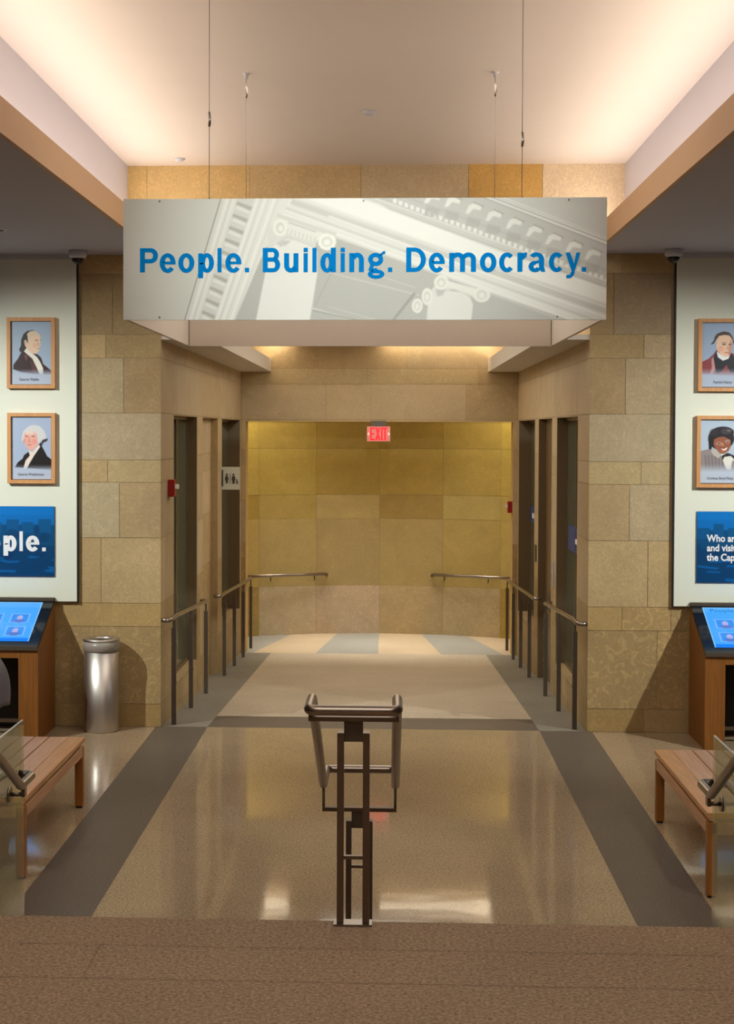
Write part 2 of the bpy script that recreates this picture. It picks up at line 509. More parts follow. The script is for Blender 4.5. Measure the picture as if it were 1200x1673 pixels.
TF = [(2.6, -1.9, (182, 148, 98)), (2.6, -2.2, (180, 164, 130)), (2.3, -2.0, (178, 164, 134)), (1.6, -2.2, (196, 182, 150)), (1.6, -1.9, (198, 172, 122)),
      (1.1, -2.0, (204, 176, 124)), (3.3, -1.9, (158, 134, 94)), (3.3, -2.3, (160, 136, 96)), (3.1, -1.9, (194, 168, 120)), (0.9, -2.0, (184, 152, 92)), (0.9, -3.5, (184, 152, 92)),
      (3.3, 2.2, (156, 136, 112)), (3.1, 1.9, (168, 142, 94)), (2.7, 1.9, (166, 138, 98)), (2.7, 2.2, (182, 164, 132)), (2.3, 1.9, (184, 170, 144)), (2.3, 2.4, (184, 170, 144)),
      (2.1, 1.9, (192, 172, 126)), (2.1, 2.3, (186, 168, 128)), (1.7, 1.9, (186, 160, 118)), (1.7, 2.3, (190, 172, 140)), (1.1, 1.9, (196, 170, 124)), (1.1, 2.35, (200, 172, 122)),
      (4.2, 1.0, (206, 166, 94)), (4.2, 1.6, (224, 204, 172)), (4.2, 0.2, (200, 180, 144)), (4.2, -0.5, (202, 176, 130)), (4.2, -1.4, (212, 182, 126)), (4.2, -1.95, (212, 182, 122))]
stone_wall(mb, lambda u, z, d: (u, D1 + d, z), -6, 6, 0, 4.70, holes=[(-W1, W1, -1, 3.60)], joints=JF, tones=TF)
struct(mb.build('wall_front', STM, tones=True))

# portal side walls with their window openings and niche
NEAR = (13.40, 15.05, 0.20, 2.58); NICHE = (15.50, 16.87, -0.9, 2.58); FAR = (17.30, 19.42, 0.20, 2.58)
RAMP0 = 12.66; ZL = -0.386
def ramp_z(y):
    return max(ZL, min(0.0, ZL * (y - RAMP0) / (19.60 - RAMP0)))
for s, nm in ((-1, 'left'), (1, 'right')):
    mb = MB()
    at = lambda u, z, d, s=s: (s * (W1 + d), u, z)
    stone_wall(mb, at, D1, D2, -0.62, 3.60, holes=[NEAR, NICHE, FAR],
               joints={2.59: [13.38, 15.3, 17.1], 3.042: [14.3, 16.4, 18.3], 2.205: [13.38], 2.02: [13.38], 1.563: [13.0], 0.19: [13.38, 15.3]}, pale=0.10)
    # reveals of the three openings
    for (a, b, c, d), dep in ((NEAR, 0.10), (NICHE, 0.075), (FAR, 0.15)):
        t = lin((176, 150, 108)) + (0.1,)
        for (p, q) in (((a, c), (a, d)), ((b, c), (b, d)), ((a, d), (b, d)), ((a, c), (b, c))):
            mb.face([at(p[0], p[1], 0), at(q[0], q[1], 0), at(q[0], q[1], dep), at(p[0], p[1], dep)], 0, t)
    if s < 0:
        stone_wall(mb, lambda u, z, d: (-(W1 + 0.075 + d), u, z), NICHE[0], NICHE[1], -0.62, 2.58, pale=0.05,
                   joints={}, tones=None)
    struct(mb.build('wall_' + nm, STM, tones=True))

# header wall at the passage end
mb = MB()
JH = {2.59: [-0.107, 1.097, -0.672], 3.042: [-0.154, 1.25], 3.235: [-0.774, 0.347], 2.205: []}
WD = 1.69; ZH = 2.565
stone_wall(mb, lambda u, z, d: (u, D2 + d, z), -W1, W1, -0.62, 3.60, holes=[(-WD, WD, -1, ZH)], joints=JH, pale=0.06,
           tones=[(3.1, 0.6, (206, 186, 140)), (3.1, -0.5, (210, 190, 146))])
for s in (-1, 1):
    mb.face([(s * WD, D2, -0.62), (s * WD, D2 + 0.3, -0.62), (s * WD, D2 + 0.3, ZH), (s * WD, D2, ZH)], 0, lin((196, 164, 106)) + (0.1,))
mb.face([(-WD, D2, ZH), (WD, D2, ZH), (WD, D2 + 0.3, ZH), (-WD, D2 + 0.3, ZH)], 0, lin((206, 186, 150)) + (0,))
mb.face([(-3.6, D2 + 0.3, ZH), (3.6, D2 + 0.3, ZH), (3.6, D2 + 0.3, 3.6), (-3.6, D2 + 0.3, 3.6)], 0, lin((206, 186, 150)) + (0,))
for s in (-1, 1):
    mb.face([(s * WD, D2 + 0.3, -0.62), (s * 3.6, D2 + 0.3, -0.62), (s * 3.6, D2 + 0.3, ZH), (s * WD, D2 + 0.3, ZH)], 0, lin((196, 170, 116)) + (0,))
struct(mb.build('wall_header', STM, tones=True))

# golden lobby wall, slightly hollow in plan
mb = MB()
facets = [(-3.6, 19.9), (-1.66, 21.22), (-0.88, 21.5), (0, 21.6), (0.88, 21.5), (1.66, 21.22), (3.6, 19.9)]
LL = [-0.62, 0.29, 1.226, 1.56, 2.202, 2.56, 3.6]
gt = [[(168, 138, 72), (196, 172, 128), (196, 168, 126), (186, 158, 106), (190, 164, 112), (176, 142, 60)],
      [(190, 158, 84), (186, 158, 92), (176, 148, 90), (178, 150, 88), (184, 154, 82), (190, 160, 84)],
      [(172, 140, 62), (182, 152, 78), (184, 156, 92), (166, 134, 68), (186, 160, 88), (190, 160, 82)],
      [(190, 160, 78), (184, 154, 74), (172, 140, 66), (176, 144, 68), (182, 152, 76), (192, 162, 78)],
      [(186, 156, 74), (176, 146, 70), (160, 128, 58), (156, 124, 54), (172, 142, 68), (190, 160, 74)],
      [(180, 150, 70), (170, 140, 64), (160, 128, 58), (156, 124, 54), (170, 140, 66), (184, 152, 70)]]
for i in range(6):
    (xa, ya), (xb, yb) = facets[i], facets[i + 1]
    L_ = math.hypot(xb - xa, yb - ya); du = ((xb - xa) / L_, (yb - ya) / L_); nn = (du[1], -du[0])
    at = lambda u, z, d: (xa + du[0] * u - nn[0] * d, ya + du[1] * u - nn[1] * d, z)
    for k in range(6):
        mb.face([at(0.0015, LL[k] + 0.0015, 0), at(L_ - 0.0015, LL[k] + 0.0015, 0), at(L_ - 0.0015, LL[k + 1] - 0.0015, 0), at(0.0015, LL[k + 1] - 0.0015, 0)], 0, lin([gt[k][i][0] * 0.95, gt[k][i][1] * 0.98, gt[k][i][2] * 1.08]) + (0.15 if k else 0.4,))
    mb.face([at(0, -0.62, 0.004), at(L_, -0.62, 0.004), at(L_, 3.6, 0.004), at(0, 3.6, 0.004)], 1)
struct(mb.build('wall_back', STM, tones=True))

# hall side and rear walls behind the camera
mb = MB()
mb.box((-6.1, -3, -0.1), (-6, D1, 3.95)); mb.box((6, -3, -0.1), (6.1, D1, 3.95))
struct(mb.build('wall_outer', MT['bg_wall']))
struct(boxpart('wall_rear', (-6, -3.1, -0.1), (6, -3, 4.7), MT['bg_wall']))

# ------------------------------------------------------------------ ceilings and coves
ZC = 4.611; ZLOW = 3.887
struct(boxpart('ceiling', (-2.02, -3, ZC), (2.02, D1 + 0.02, ZC + 0.05), MT['paint']))
for s, nm in ((-1, 'left'), (1, 'right')):
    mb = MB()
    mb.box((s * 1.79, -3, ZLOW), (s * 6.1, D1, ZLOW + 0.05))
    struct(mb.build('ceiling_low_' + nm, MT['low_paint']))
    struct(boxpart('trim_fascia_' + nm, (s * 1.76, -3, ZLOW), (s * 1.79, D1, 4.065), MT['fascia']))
    struct(boxpart('wall_cove_' + nm, (s * 2.02, -3, ZLOW + 0.05), (s * 2.06, D1, ZC), MT['cove_paint']))
    # passage soffit with its upstand
    mb = MB()
    mb.box((s * 1.37, D1 + 0.02, 3.195), (s * W1, D2, 3.235)); mb.box((s * 1.37, D1 + 0.02, 3.235), (s * 1.40, D2, 3.357))
    struct(mb.build('trim_soffit_' + nm, MT['soffit']))
struct(boxpart('ceiling_passage', (-1.8, D1 + 0.012, 3.60), (1.8, D2 + 0.3, 3.65), MT['paint']))
struct(boxpart('ceiling_lobby', (-3.7, D2 + 0.3, 3.60), (3.7, 22, 3.65), MT['paint']))

# ------------------------------------------------------------------ floors
fl = [MT['beige'], MT['side'], MT['strip'], MT['ramp'], MT['ramp_grey'], MT['lob_tan'], MT['lob_grey']]
mb = MB()
SI, SO = 1.366, 1.79
YS = 6.46
def strip_quads(x0, x1, y0, y1, mi, zf=lambda y: 0.0, cuts=1):
    for k in range(cuts):
        a = y0 + (y1 - y0) * k / cuts; b = y0 + (y1 - y0) * (k + 1) / cuts
        mb.face([(x0, a, zf(a)), (x1, a, zf(a)), (x1, b, zf(b)), (x0, b, zf(b))], mi)
def tiles(x0, x1, y0, y1, mi, nx, ny, g=0.0012):
    for i in range(nx):
        for j in range(ny):
            xa = x0 + (x1 - x0) * i / nx; xb = x0 + (x1 - x0) * (i + 1) / nx
            ya = y0 + (y1 - y0) * j / ny; yb = y0 + (y1 - y0) * (j + 1) / ny
            mb.face([(xa + g, ya + g, 0), (xb - g, ya + g, 0), (xb - g, yb - g, 0), (xa + g, yb - g, 0)], mi)
tiles(-SI, SI, YS, 12.65, 0, 2, 5, 0.0006)
for s in (-1, 1):
    a, b = sorted((s * SI, s * SO)); tiles(a, b, YS, 12.65, 2, 1, 5, 0.0006)
    a, b = sorted((s * SO, s * 6)); tiles(a, b, YS, D1, 1, 4, 6)
    a, b = sorted((s * SI, s * (W1 + 0.16)))
    strip_quads(a, b, 12.65, 19.60, 4, ramp_z, 8)
strip_quads(-SI, SI, 12.65, 13.36, 2, ramp_z, 2)
strip_quads(-SI, SI, 13.36, 19.60, 3, ramp_z, 8)
# lobby wedges
xf = [-3.6, -2.4, -1.16, -0.575, 0, 0.575, 1.16, 2.4, 3.6]; xn = [-3.6, -3.0, -1.60, -0.80, 0, 0.80, 1.60, 3.0, 3.6]
for i in range(8):
    mb.face([(xn[i], 19.60, ZL), (xn[i + 1], 19.60, ZL), (xf[i + 1], 21.7, ZL), (xf[i], 21.7, ZL)], (5, 6, 5, 6, 5, 6, 5, 6)[i])
mb.face([(-6, YS, -0.004), (6, YS, -0.004), (6, D1, -0.004), (-6, D1, -0.004)], 2)
struct(mb.build('floor', fl))
# upper landing with the steps going down from it
mb = MB()
YE = 5.47; ZU = 0.70
g = 0.0012
xs = [-6, -4.1, -2.6, -1.3, 0.0, 1.3, 2.6, 4.1, 6]
ys = [YE, YE - 0.30, YE - 0.62, YE - 1.24, YE - 1.86, 1.5, 0, -3]
for j in range(len(ys) - 1):
    for i in range(len(xs) - 1):
        o_ = 0.45 if j % 2 else 0
        xa, xb = xs[i] + (o_ if 0 < i else 0), xs[i + 1] + (o_ if i + 1 < len(xs) - 1 else 0)
        mb.face([(xa + g, ys[j + 1] + g, ZU), (xb - g, ys[j + 1] + g, ZU), (xb - g, ys[j] - g * (j > 0), ZU), (xa + g, ys[j] - g * (j > 0), ZU)], 0)
mb.face([(-6, -3, ZU - 0.003), (6, -3, ZU - 0.003), (6, YE - 0.002, ZU - 0.003), (-6, YE - 0.002, ZU - 0.003)], 0)
for k in range(4):
    z = ZU - 0.175 * k; y = YE + 0.33 * k
    mb.face([(-6, y, z), (6, y, z), (6, y, z - 0.175), (-6, y, z - 0.175)], 0)
    if k < 3:
        mb.face([(-6, y, z - 0.175), (6, y, z - 0.175), (6, y + 0.33, z - 0.175), (-6, y + 0.33, z - 0.175)], 0)
struct(mb.build('floor_landing', MT['landing']))

# ------------------------------------------------------------------ windows and niche door of the passage
def side_pane(n, rng, dep, s, m):
    a, b, c, d = rng
    X = W1 + dep
    o = MB(); t = 0.03
    for (p, q, r, z) in ((a, a + t, c, d), (b - t, b, c, d), (a, b, c, c + t), (a, b, d - t, d)):
        o.box((s * (X - 0.02), p, r), (s * (X + 0.02), q, z))
    fr = o.build('window_%d' % n, MT['bronze_panel']); struct(fr)
    boxpart('pane', (s * (X + 0.002), a + t, c + t), (s * (X + 0.014), b - t, d - t), m, fr)
    boxpart('dark_jamb_sheet', (s * (W1 + 0.004), b - 0.006, c), (s * X, b, d), MT['bronze_panel'], fr)  # dark sheet added over the stone reveal to stand in for its shade
    boxpart('mullion', (s * (X - 0.012), (a + b) / 2 - 0.012, c + t), (s * (X + 0.002), (a + b) / 2 + 0.012, d - t), MT['bronze_panel'], fr)
    return fr
side_pane(1, NEAR, 0.10, -1, MT['dark_glass_left'])
side_pane(2, FAR, 0.15, -1, MT['dark_glass_left'])
side_pane(3, NEAR, 0.10, 1, MT['dark_glass_left'])
side_pane(4, FAR, 0.15, 1, MT['dark_glass_left'])
dr = boxpart('door_1', (W1 + 0.08, NICHE[0], ramp_z(15.5) - 0.08), (W1 + 0.11, NICHE[1], 2.58), MT['bronze_panel']); struct(dr)
boxpart('dark_jamb_sheet', (W1 + 0.004, NICHE[1] - 0.008, ramp_z(NICHE[1])), (W1 + 0.08, NICHE[1], 2.578), MT['bronze_panel'], dr)
boxpart('door_plate', (W1 + 0.072, 16.25, 0.55), (W1 + 0.082, 16.65, 0.72), MT['steel_dark'], dr)

# ------------------------------------------------------------------ numpy painter for printed surfaces
class Canvas:
    def __init__(s, w, h, col, res=1.0):
        s.w, s.h, s.res = w, h, res
        s.nx, s.ny = int(w * res) + 1, int(h * res) + 1
        s.a = np.ones((s.ny, s.nx, 3)) * np.array(col, float)
        s.X, s.Y = np.meshgrid(np.arange(s.nx) / res, np.arange(s.ny) / res)
    def put(s, m, col, al=1.0):
        m = (m * al)[..., None]
        s.a = s.a * (1 - m) + np.array(col, float) * m
    def soft(s, m, n):
        for _ in range(n):
            p = np.pad(m, 1, mode='edge')
            m = (p[1:-1, 1:-1] * 2 + p[:-2, 1:-1] + p[2:, 1:-1] + p[1:-1, :-2] + p[1:-1, 2:]) / 6
        return m
    def pmask(s, P):
        acc = np.zeros_like(s.X)
        d = 0.25 / s.res
        for ox, oy in ((-d, -d), (d, -d), (-d, d), (d, d)):
            X, Y = s.X + ox, s.Y + oy
            ins = np.zeros(X.shape, bool)
            for i in range(len(P)):
                x1, y1 = P[i]; x2, y2 = P[(i + 1) % len(P)]
                if y1 == y2: continue
                c = ((y1 > Y) != (y2 > Y)) & (X < (x2 - x1) * (Y - y1) / (y2 - y1) + x1)
                ins ^= c
            acc += ins
        return acc / 4
    def poly(s, P, col, al=1.0, soft=0):
        m = s.pmask(P)
        if soft: m = s.soft(m, soft)
        s.put(m, col, al)
    def ell(s, cx, cy, rx, ry, col, al=1.0, rot=0.0, soft=0):
        c, n = math.cos(rot), math.sin(rot)
        dx, dy = s.X - cx, s.Y - cy
        u = (dx * c + dy * n) / rx; v = (-dx * n + dy * c) / ry
        e = np.clip((1 - np.sqrt(u * u + v * v)) * min(rx, ry) * s.res + 0.5, 0, 1)
        if soft: e = s.soft(e, soft)
        s.put(e, col, al)
    def line(s, p, q, wd, col, al=1.0, soft=0):
        p, q = np.array(p, float), np.array(q, float)
        d = q - p; L_ = np.hypot(*d); d /= L_
        t = (s.X - p[0]) * d[0] + (s.Y - p[1]) * d[1]
        n = np.abs((s.X - p[0]) * -d[1] + (s.Y - p[1]) * d[0])
        m = np.clip((wd / 2 - n) * s.res + 0.5, 0, 1) * ((t > 0) & (t < L_))
        if soft: m = s.soft(m, soft)
        s.put(m, col, al)
    def mesh(s, name, at, m, parent, gain=1.0):
        """at(U, V) -> (x, y, z) arrays; U, V run 0..1 over the print, V downward"""
        U, V = s.X / s.w, s.Y / s.h
        x, y, z = at(U, V)
        co = np.stack([x + 0 * U, y + 0 * U, z + 0 * U], -1).reshape(-1, 3).astype(np.float32)
        idx = np.arange(s.ny * s.nx).reshape(s.ny, s.nx)
        q = np.stack([idx[1:, :-1], idx[1:, 1:], idx[:-1, 1:], idx[:-1, :-1]], -1).reshape(-1, 4).astype(np.int32)
        me = bpy.data.meshes.new(name)
        me.vertices.add(len(co)); me.vertices.foreach_set('co', co.ravel())
        me.loops.add(q.size); me.loops.foreach_set('vertex_index', q.ravel())
        me.polygons.add(len(q)); me.polygons.foreach_set('loop_start', np.arange(0, q.size, 4, dtype=np.int32))
        me.update(calc_edges=True)
        at_ = me.color_attributes.new('tone', 'FLOAT_COLOR', 'POINT')
        c = np.clip(s.a / 255, 0, 1)
        c = np.where(c <= 0.04045, c / 12.92, ((c + 0.055) / 1.055) ** 2.4) * gain
        c = np.concatenate([c, np.ones(c.shape[:2] + (1,))], -1).astype(np.float32)
        at_.data.foreach_set('color', c.ravel())
        return link(name, me, m, parent)

# ------------------------------------------------------------------ letters drawn from strokes
def ring(cx, cy, rx, ry, tx, ty, a0=0, a1=360, n=40):
    out = []
    for k in range(n):
        a, b = math.radians(a0 + (a1 - a0) * k / n), math.radians(a0 + (a1 - a0) * (k + 1) / n)
        out.append([(cx + rx * math.cos(a), cy + ry * math.sin(a)), (cx + rx * math.cos(b), cy + ry * math.sin(b)),
                    (cx + (rx - tx) * math.cos(b), cy + (ry - ty) * math.sin(b)), (cx + (rx - tx) * math.cos(a), cy + (ry - ty) * math.sin(a))])
    return out
def rect(x0, y0, x1, y1): return [[(x0, y0), (x1, y0), (x1, y1), (x0, y1)]]
def glyph(ch, x0, x1, w=8.3, H=39.8, xh=31.0):
    h = w * 0.82; cx = (x0 + x1) / 2; R = (x1 - x0) / 2; cyx = xh / 2 - 0.2; ry = xh / 2 + 0.6
    if ch == 'P':
        y0 = 15; m = (H + y0) / 2; r = (H - y0) / 2; ax = x1 - 12.5
        return rect(x0, 0, x0 + w, H) + rect(x0 + w, H - h, ax, H) + rect(x0 + w, y0, ax, y0 + h) + ring(ax, m, 12.5, r, w, h, -90, 90)
    if ch == 'B':
        m = 20.8; a1 = x1 - 11.5; a2 = x1 - 12.5
        return (rect(x0, 0, x0 + w, H) + rect(x0 + w, H - h, a2, H) + rect(x0 + w, m - h / 2, a2, m + h / 2) + rect(x0 + w, 0, a1, h)
                + ring(a2, (H + m - h / 2) / 2, 10.5, (H - m + h / 2) / 2, w - 0.5, h, -90, 90) + ring(a1, (m + h / 2) / 2, 11.5, (m + h / 2) / 2, w, h, -90, 90))
    if ch == 'D':
        ax = x0 + (x1 - x0) * 0.42
        return rect(x0, 0, x0 + w, H) + rect(x0 + w, H - h, ax, H) + rect(x0 + w, 0, ax, h) + ring(ax, H / 2, x1 - ax, H / 2, w, h, -90, 90)
    if ch == 'e':
        return ring(cx, cyx, R, ry, w, h, 0, 322, 44) + rect(x0 + w * 0.6, cyx - 2.2, x1, cyx + 2.4)
    if ch == 'o': return ring(cx, cyx, R, ry, w, h)
    if ch == 'c': return ring(cx + 1, cyx, R + 1, ry, w, h, 42, 318)
    if ch == 'p': return rect(x0, -9.5, x0 + w, xh) + ring(cx + 1.5, cyx, R - 1.5, ry, w, h)
    if ch == 'd': return rect(x1 - w, 0, x1, H) + ring(cx - 1.5, cyx, R - 1.5, ry, w, h)
    if ch == 'l': return rect(x0, 0, x1, H)
    if ch == 'i': return rect(x0, 0, x1, xh) + rect(x0, H - 7.2, x1, H)
    if ch == '.': return rect(x0, 0, x1, 7.4)
    if ch == 'u':
        return rect(x0, 10, x0 + w, xh) + rect(x1 - w, 0, x1, xh) + ring(cx - 0.5, 11, R - 0.5, 11.6, w, h + 0.5, 180, 345)
    if ch == 'n':
        return rect(x0, 0, x0 + w, xh) + rect(x1 - w, 0, x1, xh - 11) + ring(cx + 1, xh - 11.4, R - 1, 12, w, h + 0.5, 0, 165)
    if ch == 'm':
        k = (x1 - x0 - w) / 2
        o = rect(x0, 0, x0 + w, xh)
        for j in (0, 1):
            a, b = x0 + k * j, x0 + k * (j + 1) + w
            o += rect(b - w, 0, b, xh - 10) + ring((a + b) / 2 + 0.8, xh - 10.4, (b - a) / 2 - 0.8, 11, w, h + 0.4, 0, 160)
        return o
    if ch == 'r':
        return rect(x0, 0, x0 + w, xh) + ring(x1 - 1.5, xh - 13, x1 - x0 - 3.5, 13.4, w, h + 1.2, 82, 165)
    if ch == 'a':
        return (rect(x1 - w - 1, 6, x1 - 1, xh - 9) + ring(cx - 0.3, xh - 10.6, R - 0.8, 11.2, w, h, 0, 150) + [[(x1 - w - 1, 8), (x1 - 1, 8), (x1 + 1.2, 0), (x1 - 5.6, 0)]]
                + ring(cx - 2.6, 8.4, R - 2.6, 9.2, w, h - 0.4, 70, 340) + [[(cx - 2, 17.4), (x1 - w, 19.4), (x1 - w, 15), (cx - 2, 12.6)]])
    if ch == 'y':
        c = x0 + 13
        return [[(x0 - 0.5, xh), (x0 + 7, xh), (c + 2.8, 7), (c - 3, 0)], [(x1 - 6.8, xh), (x1, xh), (c - 0.6, -6.5), (c - 6.0, -3.5), (c - 1.6, 3)],
                [(c + 2.4, 0), (c - 0.6, -6.5), (c - 5, -10.6), (x0 + 1, -10.6), (x0 + 1, -5.2), (c - 6, -5.0), (c - 3, 0)]]
    if ch == 'g':
        b = x0 + 13.5
        return (ring(b, 20.6, 12.4, 10.8, w - 0.6, h) + [[(b + 6, 28), (x1 - 4, 33.5), (x1, 34.5), (x1, 29.4), (x1 - 4, 29), (b + 10, 24)]]
                + ring(b + 0.8, -3.4, 13.6, 7.6, w - 1, h - 0.8) + [[(b - 10.5, 6.5), (b - 5.5, 4.4), (b - 3, 9.6), (b - 8.4, 14)]]
                + [[(b - 11, 6.5), (b + 2, 6.4), (b + 4, 0.4), (b - 8, 0.6), (b - 12, 3)]])
    if ch == 'E': return rect(x0, 0, x0 + w, H) + rect(x0, 0, x1, h) + rect(x0, H - h, x1, H) + rect(x0, H / 2 - h / 2, x1 - 2, H / 2 + h / 2)
    if ch == 'X': return [[(x0, 0), (x0 + w, 0), (x1, H), (x1 - w, H)], [(x1 - w, 0), (x1, 0), (x0 + w, H), (x0, H)]]
    if ch == 'I': return rect(cx - w / 2, 0, cx + w / 2, H)
    if ch == 'T': return rect(cx - w / 2, 0, cx + w / 2, H) + rect(x0, H - h, x1, H)
    return []

def letters(name, seq, at, m, parent, **kw):
    """at(x, y, i) -> world point; every stroke piece sits a hair further out so none share a plane"""
    mb = MB(); i = 0
    for ch, a, b in seq:
        for p in glyph(ch, a, b, **kw):
            mb.face([at(x, y, i % 7) for x, y in p]); i += 1
    return mb.build(name, m, parent)

def text_mesh(name, body, size, at, m, parent, offset=0.0, align='LEFT', sx=1.0):
    c = bpy.data.curves.new(name, 'FONT'); c.body = body; c.size = size; c.offset = offset; c.align_x = align
    c.resolution_u = 3
    o = bpy.data.objects.new(name, c); C.objects.link(o)
    bpy.context.view_layer.update()
    me = bpy.data.meshes.new_from_object(o.evaluated_get(bpy.context.evaluated_depsgraph_get()))
    bpy.data.objects.remove(o); bpy.data.curves.remove(c)
    me.materials.clear()
    for v in me.vertices: v.co = at(v.co.x * sx, v.co.y)
    return link(name, me, m, parent)

SEQ1 = [('P', 229.9, 259.8), ('e', 262.5, 289), ('o', 293.3, 319.9), ('p', 326.2, 352.4), ('l', 358.1, 364.9), ('e', 371, 397.6), ('.', 403.2, 410.4),
        ('B', 432.7, 461.5), ('u', 467.8, 491.4), ('i', 499.8, 506.8), ('l', 514.2, 521.2), ('d', 527.2, 552.8), ('i', 560.5, 567.5), ('n', 574.7, 598.8), ('g', 604.4, 633.6), ('.', 638, 645.2),
        ('D', 667.8, 700), ('e', 704.5, 730.8), ('m', 737.8, 781.5), ('o', 787.8, 814.8), ('c', 819, 843), ('r', 848.7, 864.4), ('a', 866.7, 893), ('c', 899.7, 922.8), ('y', 927, 950.8), ('.', 953.2, 960.2)]

# ------------------------------------------------------------------ the hanging sign
DS, S, ZT, ZB = 7.2645, 1.1318, 3.5377, 2.9696
sg = thing('hanging_sign', 'large square hanging sign box reading People. Building. Democracy. in blue', 'sign', (0, DS + S, ZB))
T_ = 0.018
mb = MB(); mb.box((-S, DS, ZB), (S, DS + T_, ZT)); fp = mb.build('front_panel', MT['sign_inner'], sg)
boxpart('back_panel', (-S, DS + 2 * S - T_, ZB), (S, DS + 2 * S, ZT), MT['sign_inner'], sg)
for s in (-1, 1):
    boxpart('side_panel', (s * S, DS + T_ + 0.004, ZB + 0.003), (s * (S - T_), DS + 2 * S - T_ - 0.004, ZT), MT['sign_inner'], sg)
    boxpart('corner_post', (s * (S - T_ - 0.004), DS + 2 * S - T_ - 0.004, ZB + 0.006), (s * (S - T_), DS + 2 * S - T_, ZT), MT['steel_dark'], sg)
for y in (7.45, 9.40):
    boxpart('cross_bar', (-S + 0.02, y - 0.01, ZT - 0.05), (S - 0.02, y + 0.01, ZT - 0.01), MT['steel'], sg)
G = Canvas(791, 199, (206, 205, 196), 1.0)
def q(*pts): return [(x - 202, y - 323) for x, y in pts]
def qp(p): return (p[0] - 202, p[1] - 323)
def GL(p, q_, wd, c, al=1.0, soft=0): G.line(qp(p), qp(q_), wd, (c, c - 3, c - 10), al, soft)
def GP(pts, c, al=1.0, soft=0): G.poly(q(*pts), (c, c - 2, c - 9), al, soft)
# entablature and soffit fields
GP([(363, 320), (1000, 320), (1000, 540), (300, 540)], 226)
GP([(436, 400), (470, 405), (545, 385), (556, 389), (666, 427), (760, 462), (940, 524), (386, 524)], 176, 1, 1)
GP([(455, 349), (482, 330), (700, 398), (995, 505), (995, 545), (700, 440), (556, 389)], 222, 1, 1)
for (p, r, wd, c) in (((455, 333), (998, 531), 3, 198), ((462, 340), (998, 538), 2, 236), ((479, 328), (998, 510), 9, 196), ((490, 326), (998, 500), 3, 212), ((455, 345), (940, 522), 4, 234), ((470, 356), (920, 522), 2, 204), ((540, 352), (998, 520), 2.5, 242)):
    GL(p, r, wd, c, 0.9, 1)
# bright fascia, dentils, brackets, crown moulding
GP([(585, 320), (640, 343), (818, 411), (998, 472), (998, 497), (698, 393), (500, 322)], 238, 1, 1)
GP([(600, 318), (780, 318), (998, 402), (998, 472), (818, 408), (640, 342)], 186, 1, 1)
GL((596, 320), (998, 466), 6, 200, 0.9, 1); GL((612, 322), (998, 461), 2, 226, 0.9)
GL((625, 322), (998, 456), 2, 178, 0.8); GL((668, 322), (998, 444), 3, 172, 0.7, 1)
for k in range(38):
    x = 646 + 9.35 * k; y = 323.5 + 9.35 * k * 0.372
    G.poly(q((x, y), (x + 6, y + 1.8), (x + 5.2, y + 9), (x - 0.8, y + 6.8)), (232, 232, 222), 0.9)
for i, (x, y) in enumerate([(712, 320), (745, 326), (779.5, 337), (812, 349), (845, 361.5), (878, 374), (909, 387), (942, 399.5), (973, 412)]):
    G.poly(q((x - 12, y + 16), (x - 16, y + 32), (x + 6, y + 34), (x + 10, y + 22)), (160, 154, 146), 0.55, 1)
    G.poly(q((x - 10, y - 2), (x + 2, y - 6), (x + 11, y - 1), (x + 9, y + 7), (x - 3, y + 4), (x - 10, y + 12), (x - 16, y + 12)), (226, 225, 216), 0.95, 1)
    G.line(qp((x - 3, y - 7)), qp((x + 14, y + 1)), 2.5, (150, 142, 132), 0.8)
GP([(782, 320), (812, 320), (998, 392), (998, 404)], 222, 1, 1)
GL((800, 320), (998, 396), 2, 158, 0.9); GL((785, 320), (998, 403), 2.4, 160, 0.9); GL((811, 320), (998, 391), 1.6, 176, 0.8)
GP([(814, 318), (1000, 318), (1000, 390)], 198, 1)
# left raking cornice
GP([(364, 320), (478, 320), (429, 423), (386, 526), (300, 526)], 222, 1, 1)
def lerp(a, b, t): return a + (b - a) * t
for t, wd, c in ((0.0, 2.2, 138), (0.05, 1.5, 204), (0.11, 3, 236), (0.17, 1.4, 198), (0.22, 2.5, 232), (0.62, 3, 236), (0.68, 1.4, 196), (0.75, 3, 234), (0.81, 1.2, 200), (0.90, 3, 238), (0.97, 1.4, 204)):
    GL((lerp(364, 462, t), 321), (lerp(303, 388, t), 524), wd, c, 0.9)
GP([(lerp(364, 462, 0.28), 321), (lerp(364, 462, 0.57), 321), (lerp(303, 388, 0.57), 524), (lerp(303, 388, 0.28), 524)], 206, 0.9, 1)
for k in range(10):
    t = (k + 0.55) / 10.2; y = lerp(318, 520, t) + 2
    xl = lerp(lerp(364, 462, 0.30), lerp(303, 388, 0.30), t); xr = lerp(lerp(364, 462, 0.56), lerp(303, 388, 0.56), t)
    G.poly(q((xl, y - 3), (xr, y + 6), (xr - 3, y + 12), (xl + (xr - xl) * 0.3, y + 5), (xl - 1, y + 2)), (158, 152, 142), 0.75, 1)
    G.poly(q((xl, y + 4), (xr - 4, y + 13), (xr - 6, y + 17), (xl - 2, y + 9)), (232, 231, 222), 0.8, 1)
